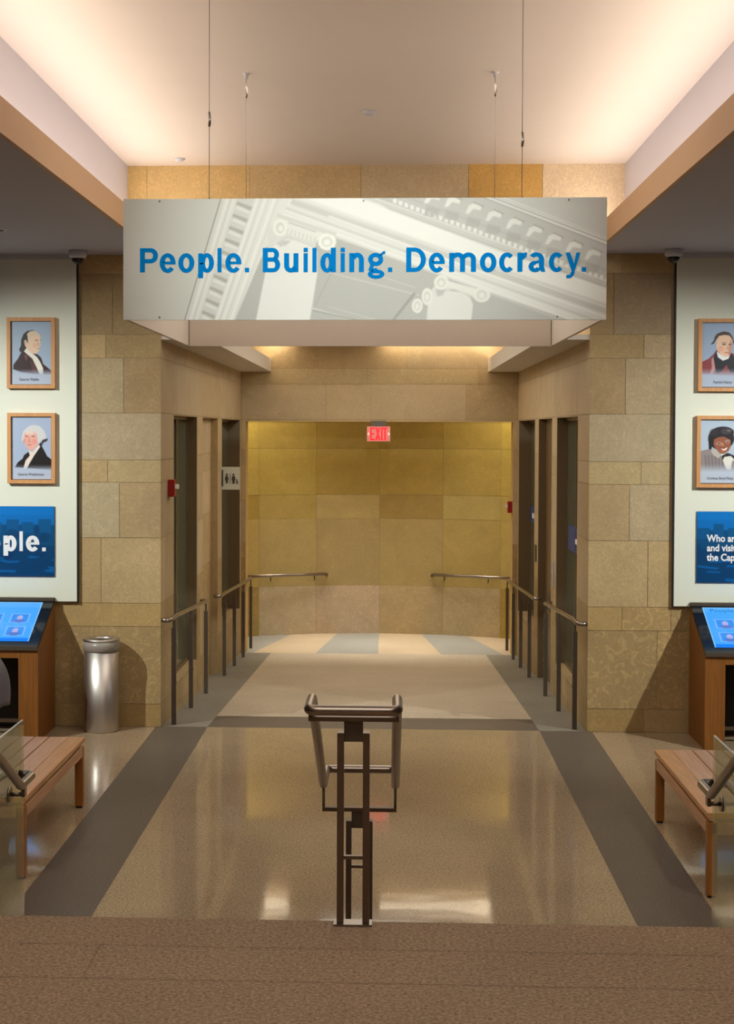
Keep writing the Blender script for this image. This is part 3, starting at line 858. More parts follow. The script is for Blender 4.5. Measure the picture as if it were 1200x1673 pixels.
# first column with its capital
GP([(429, 423), (446, 412), (428, 524), (386, 524)], 172, 0.9, 1)
GP([(441, 400), (452, 389), (475, 385), (498, 388), (516, 398), (522, 412), (522, 448), (510, 524), (421, 524), (436, 448)], 228, 1, 1)
GP([(441, 372), (450, 366), (472, 372), (520, 390), (520, 402), (500, 394), (475, 389), (452, 394), (441, 404)], 214, 1, 1)
GL((444, 402), (474, 386), 2, 190, 0.7, 1); GL((474, 386), (516, 402), 2, 190, 0.8, 1)
GP([(466, 392), (480, 392), (470, 400), (460, 402), (456, 396)], 176, 0.7, 2)
G.ell(461 - 202, 371 - 323, 12, 14, (232, 232, 222), 1); G.ell(461 - 202, 371 - 323, 7, 9, (208, 206, 196), 1); G.ell(462 - 202, 372 - 323, 4, 5, (232, 232, 222), 1)
G.line(qp((472, 375)), qp((522, 391)), 10, (224, 223, 214))
for k in range(8):
    G.line(qp((474 + 6.4 * k, 372 + 2.1 * k)), qp((472 + 6.4 * k, 380 + 2.1 * k)), 1.3, (196, 192, 182))
G.ell(538 - 202, 394 - 323, 15, 14, (236, 236, 228), 1); G.ell(538 - 202, 394 - 323, 9, 8.5, (214, 212, 202), 1); G.ell(538 - 202, 395 - 323, 5.5, 5, (236, 236, 228), 1)
G.line(qp((455, 350)), qp((553, 382)), 6, (206, 203, 194), 0.9); G.line(qp((474, 362)), qp((520, 378)), 2, (176, 170, 160), 0.8)
# ceiling coffers
GL((512, 503), (600, 528), 4, 206, 0.9); GL((514, 506), (592, 524), 2.5, 150, 0.9); GL((540, 500), (640, 528), 1.6, 196, 0.8)
GL((545, 446), (518, 500), 2, 156, 0.7, 1); GL((548, 446), (690, 482), 2, 206, 0.7); GL((682, 478), (644, 526), 4, 142, 0.9, 1)
GL((684, 470), (600, 442), 1.5, 200, 0.8)
# second column
GP([(704, 488), (716, 478), (737, 474), (758, 477), (772, 485), (777, 497), (774, 524), (701, 524)], 222, 1, 1)
GP([(706, 476), (722, 458), (780, 470), (782, 488), (770, 482), (745, 472), (722, 476), (706, 488)], 216, 1, 1)
GP([(716, 472), (732, 470), (728, 482), (718, 484)], 172, 0.7, 2)
G.line(qp((735, 463)), qp((782, 477)), 10, (226, 225, 216))
for cx_, cy_, rx_, ry_ in ((725, 461, 12, 12), (791, 481, 14, 12.5), (702, 484, 9, 14), (686, 499, 9, 12)):
    G.ell(cx_ - 202, cy_ - 323, rx_, ry_, (230, 229, 220), 0.95); G.ell(cx_ - 202, cy_ - 323, rx_ * 0.6, ry_ * 0.62, (206, 203, 194), 0.9); G.ell(cx_ - 202, cy_ - 323 + 1, rx_ * 0.35, ry_ * 0.38, (230, 229, 220), 0.9)
G.a = 212 + (G.a - 212) * 0.88
G.a = np.stack([G.soft(G.a[..., i], 1) for i in range(3)], -1)
# printing raster: fine diagonal lines that grow with darkness
ph = (G.X * 0.78 + G.Y * 0.62) * 2 * math.pi / 3.7
dark = np.clip((228 - G.a[..., 0]) / 60, 0, 1)
G.a += (np.sin(ph) * (3 + 9 * dark))[..., None]
G.mesh('printed_image', lambda U, V: (-S + 2 * S * U, DS - 0.0012, ZT - (ZT - ZB) * V), MT['print'], sg)
px = 2 * S / 791.0
letters('lettering', SEQ1, lambda x, y, i: (-S + (x - 202.2) * px, DS - 0.003 - 0.00012 * i, ZT - (444.4 - 323.6) * (ZT - ZB) / 199 + y * px), MT['blue'], sg)
for x_, z_ in ((-0.96, ZT - 0.012), (0.0, ZT - 0.012), (0.955, ZT - 0.012), (-0.96, ZB + 0.012), (0.905, ZB + 0.014)):
    boxpart('screw', (x_ - 0.004, DS - 0.005, z_ - 0.004), (x_ + 0.004, DS, z_ + 0.004), MT['steel_dark'], sg)
for i, (x_, y_, zt) in enumerate([(-0.747, 7.45, 3.946), (0.753, 7.45, 3.841), (-0.749, 9.40, 4.50), (0.755, 9.40, 4.50)]):
    lb = ['left front', 'right front', 'left rear', 'right rear'][i]
    t = thing('hanging_wire', 'thin steel wire at the %s corner holding up the sign box' % lb, 'wire', (x_, y_, ZT - 0.01), 'wires holding the sign box')
    mb = MB(); mb.tube([(x_, y_, ZT + 0.03), (x_, y_, ZC)], 0.0016, 8); mb.build('wire', MT['wire'], t)
    mb = MB(); mb.tube([(x_, y_, zt - 0.035), (x_ + 0.004, y_, zt), (x_, y_, zt + 0.035)], 0.006, 8); mb.build('turnbuckle', MT['steel'], t)
    mb = MB(); mb.tube([(x_ + 0.014 * math.cos(a * math.pi / 8), y_, ZT + 0.014 + 0.014 * math.sin(a * math.pi / 8)) for a in range(17)], 0.003, 8, cap=False)
    mb.build('ring', MT['black'], t)
    mb = MB(); mb.lathe([(0.0, ZC - 0.03), (0.011, ZC - 0.03), (0.011, ZC - 0.006), (0.022, ZC - 0.005), (0.022, ZC)], (x_, y_, 0), 16); mb.build('ceiling_mount', MT['trim'], t)

# ------------------------------------------------------------------ white exhibit panels and what hangs on them
PF = 12.590
KP = 12.545 / 12.45
def kx(x): return 0.1217 + (x - 0.1217) * KP
def kz(z): return EYE + (z - EYE) * KP
for s, nm in ((-1, 'left'), (1, 'right')):
    t = thing('display_panel', 'tall white display panel on the %s stone wall carrying two framed portraits' % nm, 'panel', (s * 3.1, PF + 0.05, 1.05), 'white display panels')
    xi = -2.439 if s < 0 else 2.434
    zb_, zt_ = 1.038, 3.845
    boxpart('board', (xi, PF, zb_), (s * 4.6, PF + 0.015, zt_), MT['panel'], t)
    boxpart('gap_shade_strip', (xi - s * 0.012, PF + 0.004, zb_ - 0.008), (xi, D1, zt_), MT['gap_black'], t)  # black strip stands in for the shadow gap beside the board
    boxpart('backing_frame', (xi + s * 0.03, PF + 0.015, zb_ + 0.06), (s * 4.55, D1, zt_ - 0.02), MT['gap_black'], t)
    boxpart('top_rail', (xi, PF - 0.02, zt_), (s * 4.6, D1, ZLOW), MT['trim'], t)

def paint_portrait(kind):
    if kind == 0:
        k = 10.45; ox, oy = 170, 240; c = Canvas(665, 1080, (158, 178, 202), 0.2)
    elif kind == 1:
        k = 12; ox, oy = 210, 110; c = Canvas(775, 1225, (164, 180, 208), 0.17)
    elif kind == 2:
        k = 11.94; ox, oy = 262, 200; c = Canvas(750, 1240, (154, 174, 204), 0.17)
    else:
        k = 11.94; ox, oy = 230, 180; c = Canvas(750, 1235, (176, 194, 214), 0.17)
    P = lambda pts: [(x - ox, y - oy) for x, y in pts]
    def poly(pts, col, al=1, soft=1): c.poly(P(pts), col, al, soft)
    def ell(x, y, rx, ry, col, al=1, rot=0, soft=1): c.ell(x - ox, y - oy, rx, ry, col, al, rot, soft)
    bg = c.a.copy()
    if kind == 0:
        poly([(375, 730), (320, 800), (280, 880), (205, 980), (200, 1060), (330, 1110), (640, 1160), (850, 1150), (830, 1080), (700, 970), (665, 860), (600, 800), (480, 780)], (46, 24, 30))
        poly([(380, 800), (440, 820), (430, 930), (400, 880)], (140, 86, 82), 0.7, 3); poly([(480, 900), (560, 960), (620, 1100), (520, 1100)], (104, 64, 58), 0.6, 4)
        poly([(375, 700), (430, 700), (540, 800), (600, 850), (650, 930), (700, 1040), (700, 1150), (640, 1150), (600, 1050), (520, 880), (420, 790), (370, 740)], (228, 226, 216))
        poly([(530, 385), (440, 398), (375, 450), (335, 550), (332, 650), (300, 720), (325, 775), (390, 740), (450, 640), (440, 520), (460, 430), (560, 400)], (44, 42, 44))
        poly([(430, 450), (480, 405), (540, 396), (600, 415), (645, 470), (665, 560), (650, 600), (662, 640), (640, 665), (640, 700), (625, 760), (575, 798), (500, 780), (440, 720), (395, 650), (382, 570), (410, 545), (440, 600), (455, 620), (450, 540)], (226, 196, 170))
        poly([(440, 440), (520, 400), (600, 420), (640, 480), (560, 480), (470, 520)], (212, 196, 176), 0.7, 3)
        ell(590, 560, 26, 10, (120, 84, 72), 0.8); ell(655, 555, 12, 12, (120, 90, 76), 0.6); poly([(600, 690), (640, 700), (630, 712), (600, 704)], (170, 96, 86), 0.9)
        poly([(610, 580), (645, 640), (620, 660), (600, 640)], (196, 150, 126), 0.7, 2); ell(560, 650, 30, 40, (216, 160, 136), 0.5, soft=4); ell(400, 600, 16, 40, (206, 164, 140), 0.8)
        f0_, f1_ = 1050, 1160
    elif kind == 1:
        poly([(530, 800), (450, 860), (420, 930), (330, 1000), (270, 1100), (980, 1150), (990, 950), (900, 880), (850, 780), (800, 690), (780, 600), (700, 720), (620, 830)], (26, 22, 24))
        poly([(790, 600), (820, 560), (915, 530), (900, 580), (830, 610), (800, 680)], (56, 46, 44))
        poly([(535, 770), (560, 870), (480, 960), (430, 1130), (500, 1130), (560, 1020), (640, 880), (770, 690), (740, 660), (620, 800)], (228, 214, 204))
        poly([(470, 600), (440, 560), (400, 590), (400, 540), (430, 400), (480, 340), (560, 280), (660, 262), (760, 290), (830, 360), (870, 450), (880, 520), (790, 560), (760, 620), (700, 600)], (206, 206, 210))
        poly([(450, 450), (480, 400), (560, 390), (660, 400), (700, 460), (720, 560), (720, 660), (650, 740), (590, 770), (530, 745), (470, 650), (435, 580)], (224, 168, 156))
        ell(560, 420, 90, 40, (226, 208, 200), 0.8, soft=3); ell(500, 490, 26, 12, (128, 84, 76), 0.8); ell(630, 490, 30, 13, (128, 84, 76), 0.8)
        poly([(540, 480), (580, 610), (530, 610)], (196, 130, 120), 0.7, 2); ell(555, 655, 46, 8, (176, 92, 92), 0.9); ell(650, 590, 50, 50, (226, 140, 136), 0.6, soft=4); ell(460, 580, 26, 40, (206, 130, 126), 0.5, soft=3)
        f0_, f1_ = 1040, 1170
    elif kind == 2:
        poly([(262, 950), (380, 890), (470, 800), (520, 720), (800, 780), (1010, 900), (1010, 1240), (262, 1180)], (134, 60, 66))
        poly([(430, 900), (480, 840), (500, 1100), (450, 1200), (410, 1180), (440, 1050)], (206, 160, 160), 0.8, 2)
        poly([(520, 720), (470, 880), (500, 1050), (530, 1180), (620, 1130), (700, 1000), (780, 1160), (900, 1150), (860, 900), (800, 790), (640, 900)], (30, 32, 44))
        poly([(520, 740), (545, 860), (640, 930), (740, 890), (770, 800), (700, 850), (590, 800)], (232, 232, 236))
        poly([(525, 500), (470, 600), (410, 620), (470, 540), (490, 460), (540, 400), (650, 362), (750, 385), (800, 450), (830, 530), (890, 590), (830, 610), (810, 520), (700, 430)], (72, 58, 52))
        poly([(525, 520), (560, 450), (650, 430), (750, 440), (795, 500), (805, 620), (780, 760), (740, 840), (680, 860), (600, 810), (530, 730), (515, 640)], (232, 194, 166))
        poly([(780, 500), (806, 620), (780, 780), (730, 840), (740, 660)], (186, 116, 96), 0.6, 4)
        ell(655, 612, 34, 13, (70, 52, 56), 0.9); ell(762, 612, 26, 12, (70, 52, 56), 0.9); ell(655, 580, 46, 6, (110, 78, 62), 0.8); poly([(720, 610), (750, 720), (690, 720)], (216, 150, 130), 0.7, 2)
        ell(705, 772, 46, 9, (178, 84, 80), 0.9); ell(600, 700, 50, 50, (226, 156, 136), 0.6, soft=4)
        f0_, f1_ = 1070, 1230
    else:
        poly([(230, 790), (330, 760), (450, 740), (560, 800), (700, 860), (820, 870), (990, 960), (990, 1230), (230, 1180)], (142, 134, 136))
        for i in range(7):
            poly([(300 + i * 60, 860), (330 + i * 60, 880), (350 + i * 60, 1150), (320 + i * 60, 1140)], (90, 84, 92), 0.45, 3)
        poly([(440, 740), (520, 780), (600, 860), (560, 930), (480, 880), (420, 800)], (184, 176, 168), 1, 1)
        poly([(590, 850), (700, 830), (860, 920), (800, 1000), (780, 1160), (700, 1140), (640, 980)], (222, 220, 212), 1, 2)
        poly([(720, 820), (850, 880), (980, 1000), (900, 1010), (780, 880), (660, 900), (630, 970), (610, 880)], (36, 38, 40), 1, 1)
        ell(600, 540, 236, 225, (40, 36, 42), soft=2); ell(640, 420, 190, 110, (40, 36, 42), soft=2); ell(470, 420, 80, 70, (58, 52, 60), 0.6, soft=5); ell(690, 400, 100, 60, (84, 80, 88), 0.6, soft=5); ell(740, 385, 40, 20, (150, 146, 150), 0.5, soft=4); poly([(430, 740), (380, 760), (370, 560), (460, 500)], (34, 30, 36))
        poly([(470, 560), (540, 520), (640, 500), (760, 560), (780, 680), (740, 780), (660, 838), (580, 820), (500, 740), (465, 660)], (146, 88, 66))
        ell(560, 640, 60, 36, (176, 146, 140), 0.6); ell(720, 600, 50, 36, (186, 162, 160), 0.6); ell(560, 640, 20, 9, (60, 36, 34), 0.8); ell(720, 610, 20, 9, (60, 36, 34), 0.8)
        poly([(620, 600), (660, 680), (600, 690)], (196, 134, 108), 0.8, 2); poly([(585, 720), (650, 740), (720, 700), (700, 760), (640, 780)], (236, 226, 220), 1, 1)
        poly([(570, 710), (640, 730), (730, 690), (720, 705), (650, 745), (590, 730)], (120, 48, 46), 0.9); ell(640, 790, 60, 20, (200, 110, 82), 0.5, soft=3)
        f0_, f1_ = 1040, 1200
    # the bust fades out towards its lower edge
    fade = np.clip((c.Y + oy - f0_) / (f1_ - f0_), 0, 1)[..., None]
    c.a = c.a * (1 - fade) + (bg * 0.4 + np.array((186, 194, 214)) * 0.6) * fade
    return c

def picture(kind, x0, x1, z0, z1, label, caption, cx0):
    x0, x1, z0, z1, cx0 = kx(x0), kx(x1), kz(z0), kz(z1), kx(cx0)
    yb, yf = PF - 0.002, PF - 0.045
    t = thing('framed_portrait', label, 'picture', ((x0 + x1) / 2, PF - 0.02, z0), 'framed portraits on the white panels')
    fwd = 0.030
    mb = MB()
    P0 = [(x0, z0), (x1, z0), (x1, z1), (x0, z1)]; P1 = [(x0 + fwd, z0 + fwd), (x1 - fwd, z0 + fwd), (x1 - fwd, z1 - fwd), (x0 + fwd, z1 - fwd)]
    for i in range(4):
        a, b = P0[i], P0[(i + 1) % 4]; c_, d_ = P1[(i + 1) % 4], P1[i]
        V = lambda p, y: (p[0], y, p[1])
        mb.hexa([V(a, yf), V(b, yf), V(c_, yf), V(d_, yf), V(a, yb), V(b, yb), V(c_, yb), V(d_, yb)])
    mb.build('frame', MT['frame'], t)
    i0, i1, j0, j1 = x0 + fwd + 0.004, x1 - fwd - 0.004, z0 + fwd + 0.004, z1 - fwd - 0.004
    boxpart('mount_board', (x0 + fwd, yb - 0.018, z0 + fwd), (x1 - fwd, yb - 0.002, z1 - fwd), MT['black'], t)
    cv = paint_portrait(kind)
    cv.mesh('portrait_print', lambda U, V: (i0 + (i1 - i0) * U, yb - 0.021, j1 - (j1 - j0) * V), MT['picture'], t, 1.05)
    text_mesh('caption', caption, 0.031, lambda x, y: (cx0 + x, yb - 0.0225, j0 + 0.030 + y), MT['ink'], t, 0.0006, sx=0.86)
picture(0, -2.983, -2.588, 2.787, 3.362, 'framed portrait of a balding man in profile, upper one on the left panel', 'George Wythe', -2.885)
picture(1, -2.981, -2.588, 2.014, 2.588, 'framed portrait of a white-haired man in a black coat, on the left white panel', 'George Washington', -2.90)
picture(2, 2.585, 2.980, 2.772, 3.350, 'framed portrait of a man with brown hair and reddish coat, on the right white panel', 'Patrick Henry', 2.708)
picture(3, 2.580, 2.975, 2.005, 2.578, 'framed portrait of a smiling dark-haired woman in a grey jacket, on the right white panel', 'Corinne Boyd Riley', 2.665)

def blue_panel(s, x0, x1, z0, z1, label):
    x0, x1, z0, z1 = kx(x0), kx(x1), kz(z0), kz(z1)
    t = thing('text_panel', label, 'sign', ((x0 + x1) / 2, PF - 0.008, z0), 'blue text panels under the portraits')
    boxpart('board', (x0, PF - 0.014, z0), (x1, PF - 0.002, z1), MT['notice_blue'], t)
    W_ = (x1 - x0) / (z1 - z0) * 114
    c = Canvas(W_, 114, (0, 74, 122), 1.4)
    R_ = random.Random(5 + s)
    c.poly([(0, 0), (W_, 0), (W_, 30), (0, 30)], (0, 108, 188), 1, 5)
    c.poly([(0, 0), (W_, 0), (W_, 14), (0, 14)], (0, 120, 205), 0.6, 8)
    x = 0
    while x < W_:
        wd = R_.uniform(14, 22); h_ = R_.uniform(20, 28)
        c.poly([(x, h_), (x + wd, h_), (x + wd, 44), (x, 44)], (0, 84, 140), 1, 1); x += wd + R_.uniform(3, 9)
    c.poly([(0, 60), (W_, 64), (W_, 114), (0, 114)], (0, 58, 104), 0.8, 6)
    for _ in range(int(W_ / 12)):
        x = R_.uniform(-10, W_); y = R_.uniform(70, 108); l = R_.uniform(14, 40); h_ = R_.uniform(2, 5); k = R_.uniform(-1.5, 4)
        c.poly([(x, y), (x + l, y + k), (x + l - 3, y + k + h_), (x - 2, y + h_)], (0, 100, 172), 0.8, 1)
    for _ in range(int(W_ / 16)):
        x = R_.uniform(0, W_); y = R_.uniform(30, 90)
        c.ell(x, y, R_.uniform(4, 12), R_.uniform(4, 9), (0, 50, 96), 0.5, 0, 4)
    c.mesh('printed_image', lambda U, V: (x0 + (x1 - x0) * U, PF - 0.0152, z1 - (z1 - z0) * V), MT['picture'], t, 1.05)
    return t
tl = blue_panel(-1, -3.70, -2.60, 1.254, 1.826, 'blue panel with large white People. lettering below the left portraits')
k_ = 33.0 / 39.8 * 0.00494
xl = kx(-2.60) - (89 - 74.5) * 0.00498
letters('lettering', SEQ1[:7], lambda x, y, i: (xl + (x - 410.4) * k_ * 1.02, PF - 0.017 - 0.0001 * i, kz(1.826) - (901 - 828) * 0.00505 + y * k_), MT['white_letter'], tl, w=9.4)
tr = blue_panel(1, 2.592, 3.70, 1.242, 1.812, 'blue panel with small white Who are text below the right portraits')
for i, ln in enumerate(('Who are the people who work in', 'and visit', 'the Capitol?')):
    text_mesh('lettering', ln, 0.079, lambda x, y, i=i: (kx(2.673) + x, PF - 0.0175, kz(1.812) - (884 - 836 + 15.2 * i) * 0.00505 + y), MT['white_letter'], tr, 0.0022, sx=0.88)

# ------------------------------------------------------------------ touch screen kiosks
for s, nm in ((-1, 'left'), (1, 'right')):
    xi = -2.62 if s < 0 else 2.562
    xo = xi + s * 1.25
    yf, yb = 11.96, 12.585
    zf, zb_ = 0.752, 1.066
    t = thing('touch_screen_kiosk', 'orange wood kiosk with tilted blue touch screen under the %s white panel' % nm, 'kiosk', ((xi + xo) / 2, 12.3, 0), 'touch screen kiosks')
    def side(xa, xb):
        mb = MB()
        mb.hexa([(xa, yf, 0), (xb, yf, 0), (xb, yb, 0), (xa, yb, 0), (xa, yf, zf - 0.02), (xb, yf, zf - 0.02), (xb, yb, zb_ - 0.02), (xa, yb, zb_ - 0.02)])
        return mb
    side(xi, xi + s * 0.155).build('side_cabinet', MT['kiosk'], t)
    side(xo, xo - s * 0.155).build('side_cabinet', MT['kiosk'], t)
    a, b = xi + s * 0.155, xo - s * 0.155
    boxpart('front_rail', (a, yf, 0.66), (b, yf + 0.03, zf - 0.02), MT['kiosk'], t)
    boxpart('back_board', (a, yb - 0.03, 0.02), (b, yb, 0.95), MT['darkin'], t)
    boxpart('foot_rail', (a, yf + 0.28, 0.10), (b, yf + 0.31, 0.13), MT['steel'], t)
    mb = MB()
    xa, xb = xi, xo
    mb.hexa([(xa, yf - 0.012, zf - 0.025), (xb, yf - 0.012, zf - 0.025), (xb, yb, zb_ - 0.025), (xa, yb, zb_ - 0.025),
             (xa, yf - 0.012, zf), (xb, yf - 0.012, zf), (xb, yb, zb_), (xa, yb, zb_)])
    top = mb.build('screen_housing', MT['bezel'], t)
    mb = MB(); mb.box((xa, yb - 0.05, zb_ - 0.02), (xb, yb, zb_ + 0.006)); mb.build('rear_strip', MT['steel_dark'], t)
    mb = MB(); mb.box((xa, yf - 0.018, zf - 0.03), (xb, yf - 0.010, zf + 0.002)); mb.build('front_strip', MT['steel_dark'], t)
    # screen
    c = Canvas(260, 110, (66, 166, 255), 1.5)
    g_ = np.clip(c.X / 260, 0, 1)[..., None]; g_ = (1 - g_) if s > 0 else g_
    c.a = c.a * g_ + np.array((96, 184, 255)) * (1 - g_)
    c.poly([(0, 101), (260, 101), (260, 110), (0, 110)], (0, 128, 255), 1)
    c.line((0, 1), (260, 1), 2.5, (130, 196, 255)); c.line((1, 0), (1, 110), 2.5, (130, 200, 255)); c.line((259, 0), (259, 110), 2.5, (130, 200, 255))
    for r_ in range(2):
        for k in range(-1, 6):
            x_ = 34 + 52 * k if s > 0 else 226 - 52 * k
            y_ = 46 + 36 * r_
            for j in range(4):
                pass
            c.poly([(x_ - 19, y_ - 13), (x_ + 19, y_ - 13), (x_ + 19, y_ + 13), (x_ - 19, y_ + 13)], (136, 190, 255), 0.8, 1)
            c.poly([(x_ - 16, y_ - 11), (x_ + 16, y_ - 11), (x_ + 16, y_ + 11), (x_ - 16, y_ + 11)], (44, 140, 240), 0.9, 1)
            c.ell(x_, y_ - 1, 6, 7, (190, 180, 230), 0.9, 0, 1); c.ell(x_, y_ + 8, 11, 5, (96, 110, 190), 0.7, 0, 1)
    sx0, sx1 = (xo - s * 0.085, xi + s * 0.085) if s < 0 else (xi + s * 0.085, xo - s * 0.085)
    x_lo, x_hi = min(sx0, sx1), max(sx0, sx1)
    def scr(U, V):
        tt = 0.90 - 0.80 * V
        return (x_lo + (x_hi - x_lo) * U, yf - 0.012 + (yb - yf + 0.012) * tt, zf + (zb_ - zf) * tt + 0.0025)
    c.mesh('screen', scr, MT['screen'], t)
    def scr2(x, y, o=0.006):
        tt = 0.80 + y / 0.7
        return (x_lo + x, yf - 0.012 + (yb - yf + 0.012) * tt, zf + (zb_ - zf) * tt + o)
    text_mesh('screen_title', 'People', 0.07, lambda x, y: scr2(x + 0.05, y * 0.9), MT['blue'], t, 0.0)

# ------------------------------------------------------------------ litter bin
bx, by = -2.209, 12.455
t = thing('litter_bin', 'brushed steel cylindrical litter bin against the left stone wall', 'bin', (bx, by, 0))
mb = MB(); mb.lathe([(0.0, 0.004), (0.138, 0.0), (0.142, 0.012), (0.142, 0.70), (0.136, 0.70), (0.136, 0.05), (0, 0.05)], (bx, by, 0), 64); mb.build('body', MT['can'], t)
mb = MB(); mb.lathe([(0.143, 0.655), (0.150, 0.66), (0.152, 0.70), (0.147, 0.735), (0.140, 0.735), (0.138, 0.62)], (bx, by, 0), 64)
ln = mb.build('liner', MT['liner'], t)
mb = MB(); mb.lathe([(0.098, 0.735), (0.146, 0.733), (0.151, 0.742), (0.149, 0.754), (0.135, 0.760), (0.105, 0.757), (0.097, 0.748), (0.098, 0.735)], (bx, by, 0), 64); mb.build('rim', MT['can'], t)

# ------------------------------------------------------------------ benches
def bench(s, xi, y0, y1, label):
    t = thing('bench', label, 'bench', (xi + s * 0.28, (y0 + y1) / 2, 0), 'slatted wooden benches')
    wd = [0.105, 0.124, 0.086, 0.086, 0.13]; gp = [0.001, 0.008, 0.008, 0.008, 0.008]; x = 0
    for k, w_ in enumerate(wd):
        mb = MB(); mb.box((xi + s * x, y0, 0.424), (xi + s * (x + w_), y1, 0.452)); mb.build('slat', MT['bench_b'] if k == 0 else MT['bench'], t, 0.002); x += w_ + gp[k]
    x -= gp[-1]
    a, b = xi + s * 0.004, xi + s * (x - 0.004)
    for p in (a, b - s * 0.022):
        boxpart('side_rail', (p, y0 + 0.06, 0.335), (p + s * 0.022, y1 - 0.06, 0.397), MT['bench'], t, 0.002)
    for p in (y0 + 0.008, y1 - 0.03):
        boxpart('end_rail', (a + s * 0.022, p, 0.335), (b - s * 0.022, p + 0.022, 0.397), MT['bench'], t, 0.002)
    for k in range(3):
        y = y0 + (y1 - y0) * (0.08 + 0.42 * k)
        boxpart('cross_batten', (a + s * 0.03, y - 0.02, 0.397), (b - s * 0.03, y + 0.02, 0.424), MT['black'], t)
    for px_ in (a, b - s * 0.052):
        for py_ in (y0 + 0.008, y1 - 0.06):
            lg = boxpart('leg', (px_, py_, 0.012), (px_ + s * 0.052, py_ + 0.052, 0.397), MT['bench_dark'], t, 0.003)
            boxpart('foot_glide', (px_ + s * 0.006, py_ + 0.006, 0.0), (px_ + s * 0.046, py_ + 0.046, 0.012), MT['black'], lg)
bench(-1, -1.846, 8.27, 9.93, 'slatted wooden bench in front of the litter bin, left of the floor band')
bench(1, 1.800, 8.13, 9.75, 'slatted wooden bench right of the floor band, in front of the right kiosk')

# moulded chair that shows at the picture edge in front of the left kiosk
t = thing('moulded_chair', 'grey rounded chair back in front of the left kiosk, behind the glass', 'chair', (-2.98, 11.3, 0))
mb = MB()
n = 18
for i in range(n):
    for j in range(10):
        def pt(i, j):
            a = math.pi * (i / n) ; v = j / 10
            r_ = 0.24
            return (-2.93 + (r_ + 0.02 * v) * math.cos(a) * (0.55 + 0.45 * (1 - v ** 3)), 11.28 - 0.20 * math.sin(a) * 0.8, 0.42 + 0.36 * v)
        mb.face([pt(i, j), pt(i + 1, j), pt(i + 1, j + 1), pt(i, j + 1)], sm=True)
o = mb.build('backrest', MT['chair'], t)
bm = bmesh.new(); bm.from_mesh(o.data); bmesh.ops.remove_doubles(bm, verts=bm.verts, dist=1e-4); bm.to_mesh(o.data); bm.free()
sm_ = o.modifiers.new('solid', 'SOLIDIFY'); sm_.thickness = 0.02
mb = MB(); mb.lathe([(0, 0.44), (0.2, 0.44), (0.215, 0.42), (0.20, 0.40), (0, 0.40)], (-2.93, 11.28, 0), 32); mb.build('seat', MT['chair'], t)
for k in range(4):
    a = math.pi / 4 + k * math.pi / 2
    mb = MB(); mb.tube([(-2.93 + 0.12 * math.cos(a), 11.28 + 0.12 * math.sin(a), 0.41), (-2.93 + 0.2 * math.cos(a), 11.28 + 0.2 * math.sin(a), 0.0)], 0.011, 10); mb.build('leg', MT['steel'], t)

# ------------------------------------------------------------------ centre handrail of the steps
HX = 0.002
t = thing('stair_handrail', 'steel double handrail standing in the middle of the steps', 'handrail', (HX, 5.45, ZU))
RR = 0.0185; hx = 0.155
y0, yt, yd, ye = 5.36, 5.60, 6.62, 6.93
zt, zl = 1.475, 0.925
LP = [(HX - hx, yt, zt), (HX - hx, y0, zt), (HX + hx, y0, zt), (HX + hx, yt, zt), (HX + hx, yd, zl), (HX + hx, ye, zl), (HX - hx, ye, zl), (HX - hx, yd, zl), (HX - hx, yt, zt)]
LP = [((a[0] + b[0]) / 2, (a[1] + b[1]) / 2, (a[2] + b[2]) / 2) for a, b in [(LP[1], LP[2])]] + LP[2:8] + [LP[0], LP[1]] + [((LP[1][0] + LP[2][0]) / 2, y0, zt)]
mb = MB(); mb.tube(fillet(LP, 0.032, 6), RR, 20, cap=False); mb.build('rail_loop', MT['steel'], t)
for nm_, py_, zr, zb_, zpl in (('upper', 5.45, zt, ZU, 1), ('lower', 6.64, zl, 0.0, 0)):
    cz = zr - (0.040 if zpl else 0.105)
    boxpart('cross_plate', (HX - 0.160, py_ - 0.02, cz - 0.012), (HX + 0.160, py_ + 0.02, cz + 0.004), MT['bronze'], t)
    for s in (-1, 1):
        mb = MB(); mb.tube([(HX + s * hx, py_, cz), (HX + s * hx, py_, zr - 0.01)], 0.006, 10); mb.build('bracket_pin', MT['steel'], t)
    boxpart('stem_block', (HX - 0.0335, py_ - 0.012, cz - 0.085), (HX + 0.0335, py_ + 0.012, cz - 0.012), MT['steel_dark'], t)
    for s in (-1, 1):
        boxpart('post', (HX + s * 0.0338, py_ - 0.025, zb_ + 0.008), (HX + s * 0.0575, py_ + 0.025, cz - 0.052), MT['bronze'] if zpl else MT['steel_dark'], t, 0.0015)
    zt_ = 0.93 if zpl else 0.56
    boxpart('tie_bar', (HX - 0.0338, py_ - 0.01, zt_), (HX + 0.0338, py_ + 0.01, zt_ + 0.012), MT['bronze'], t)
    boxpart('base_plate', (HX - 0.068, py_ - 0.045, zb_), (HX + 0.068, py_ + 0.045 if not zpl else YE - 0.002, zb_ + 0.008), MT['steel'], t)

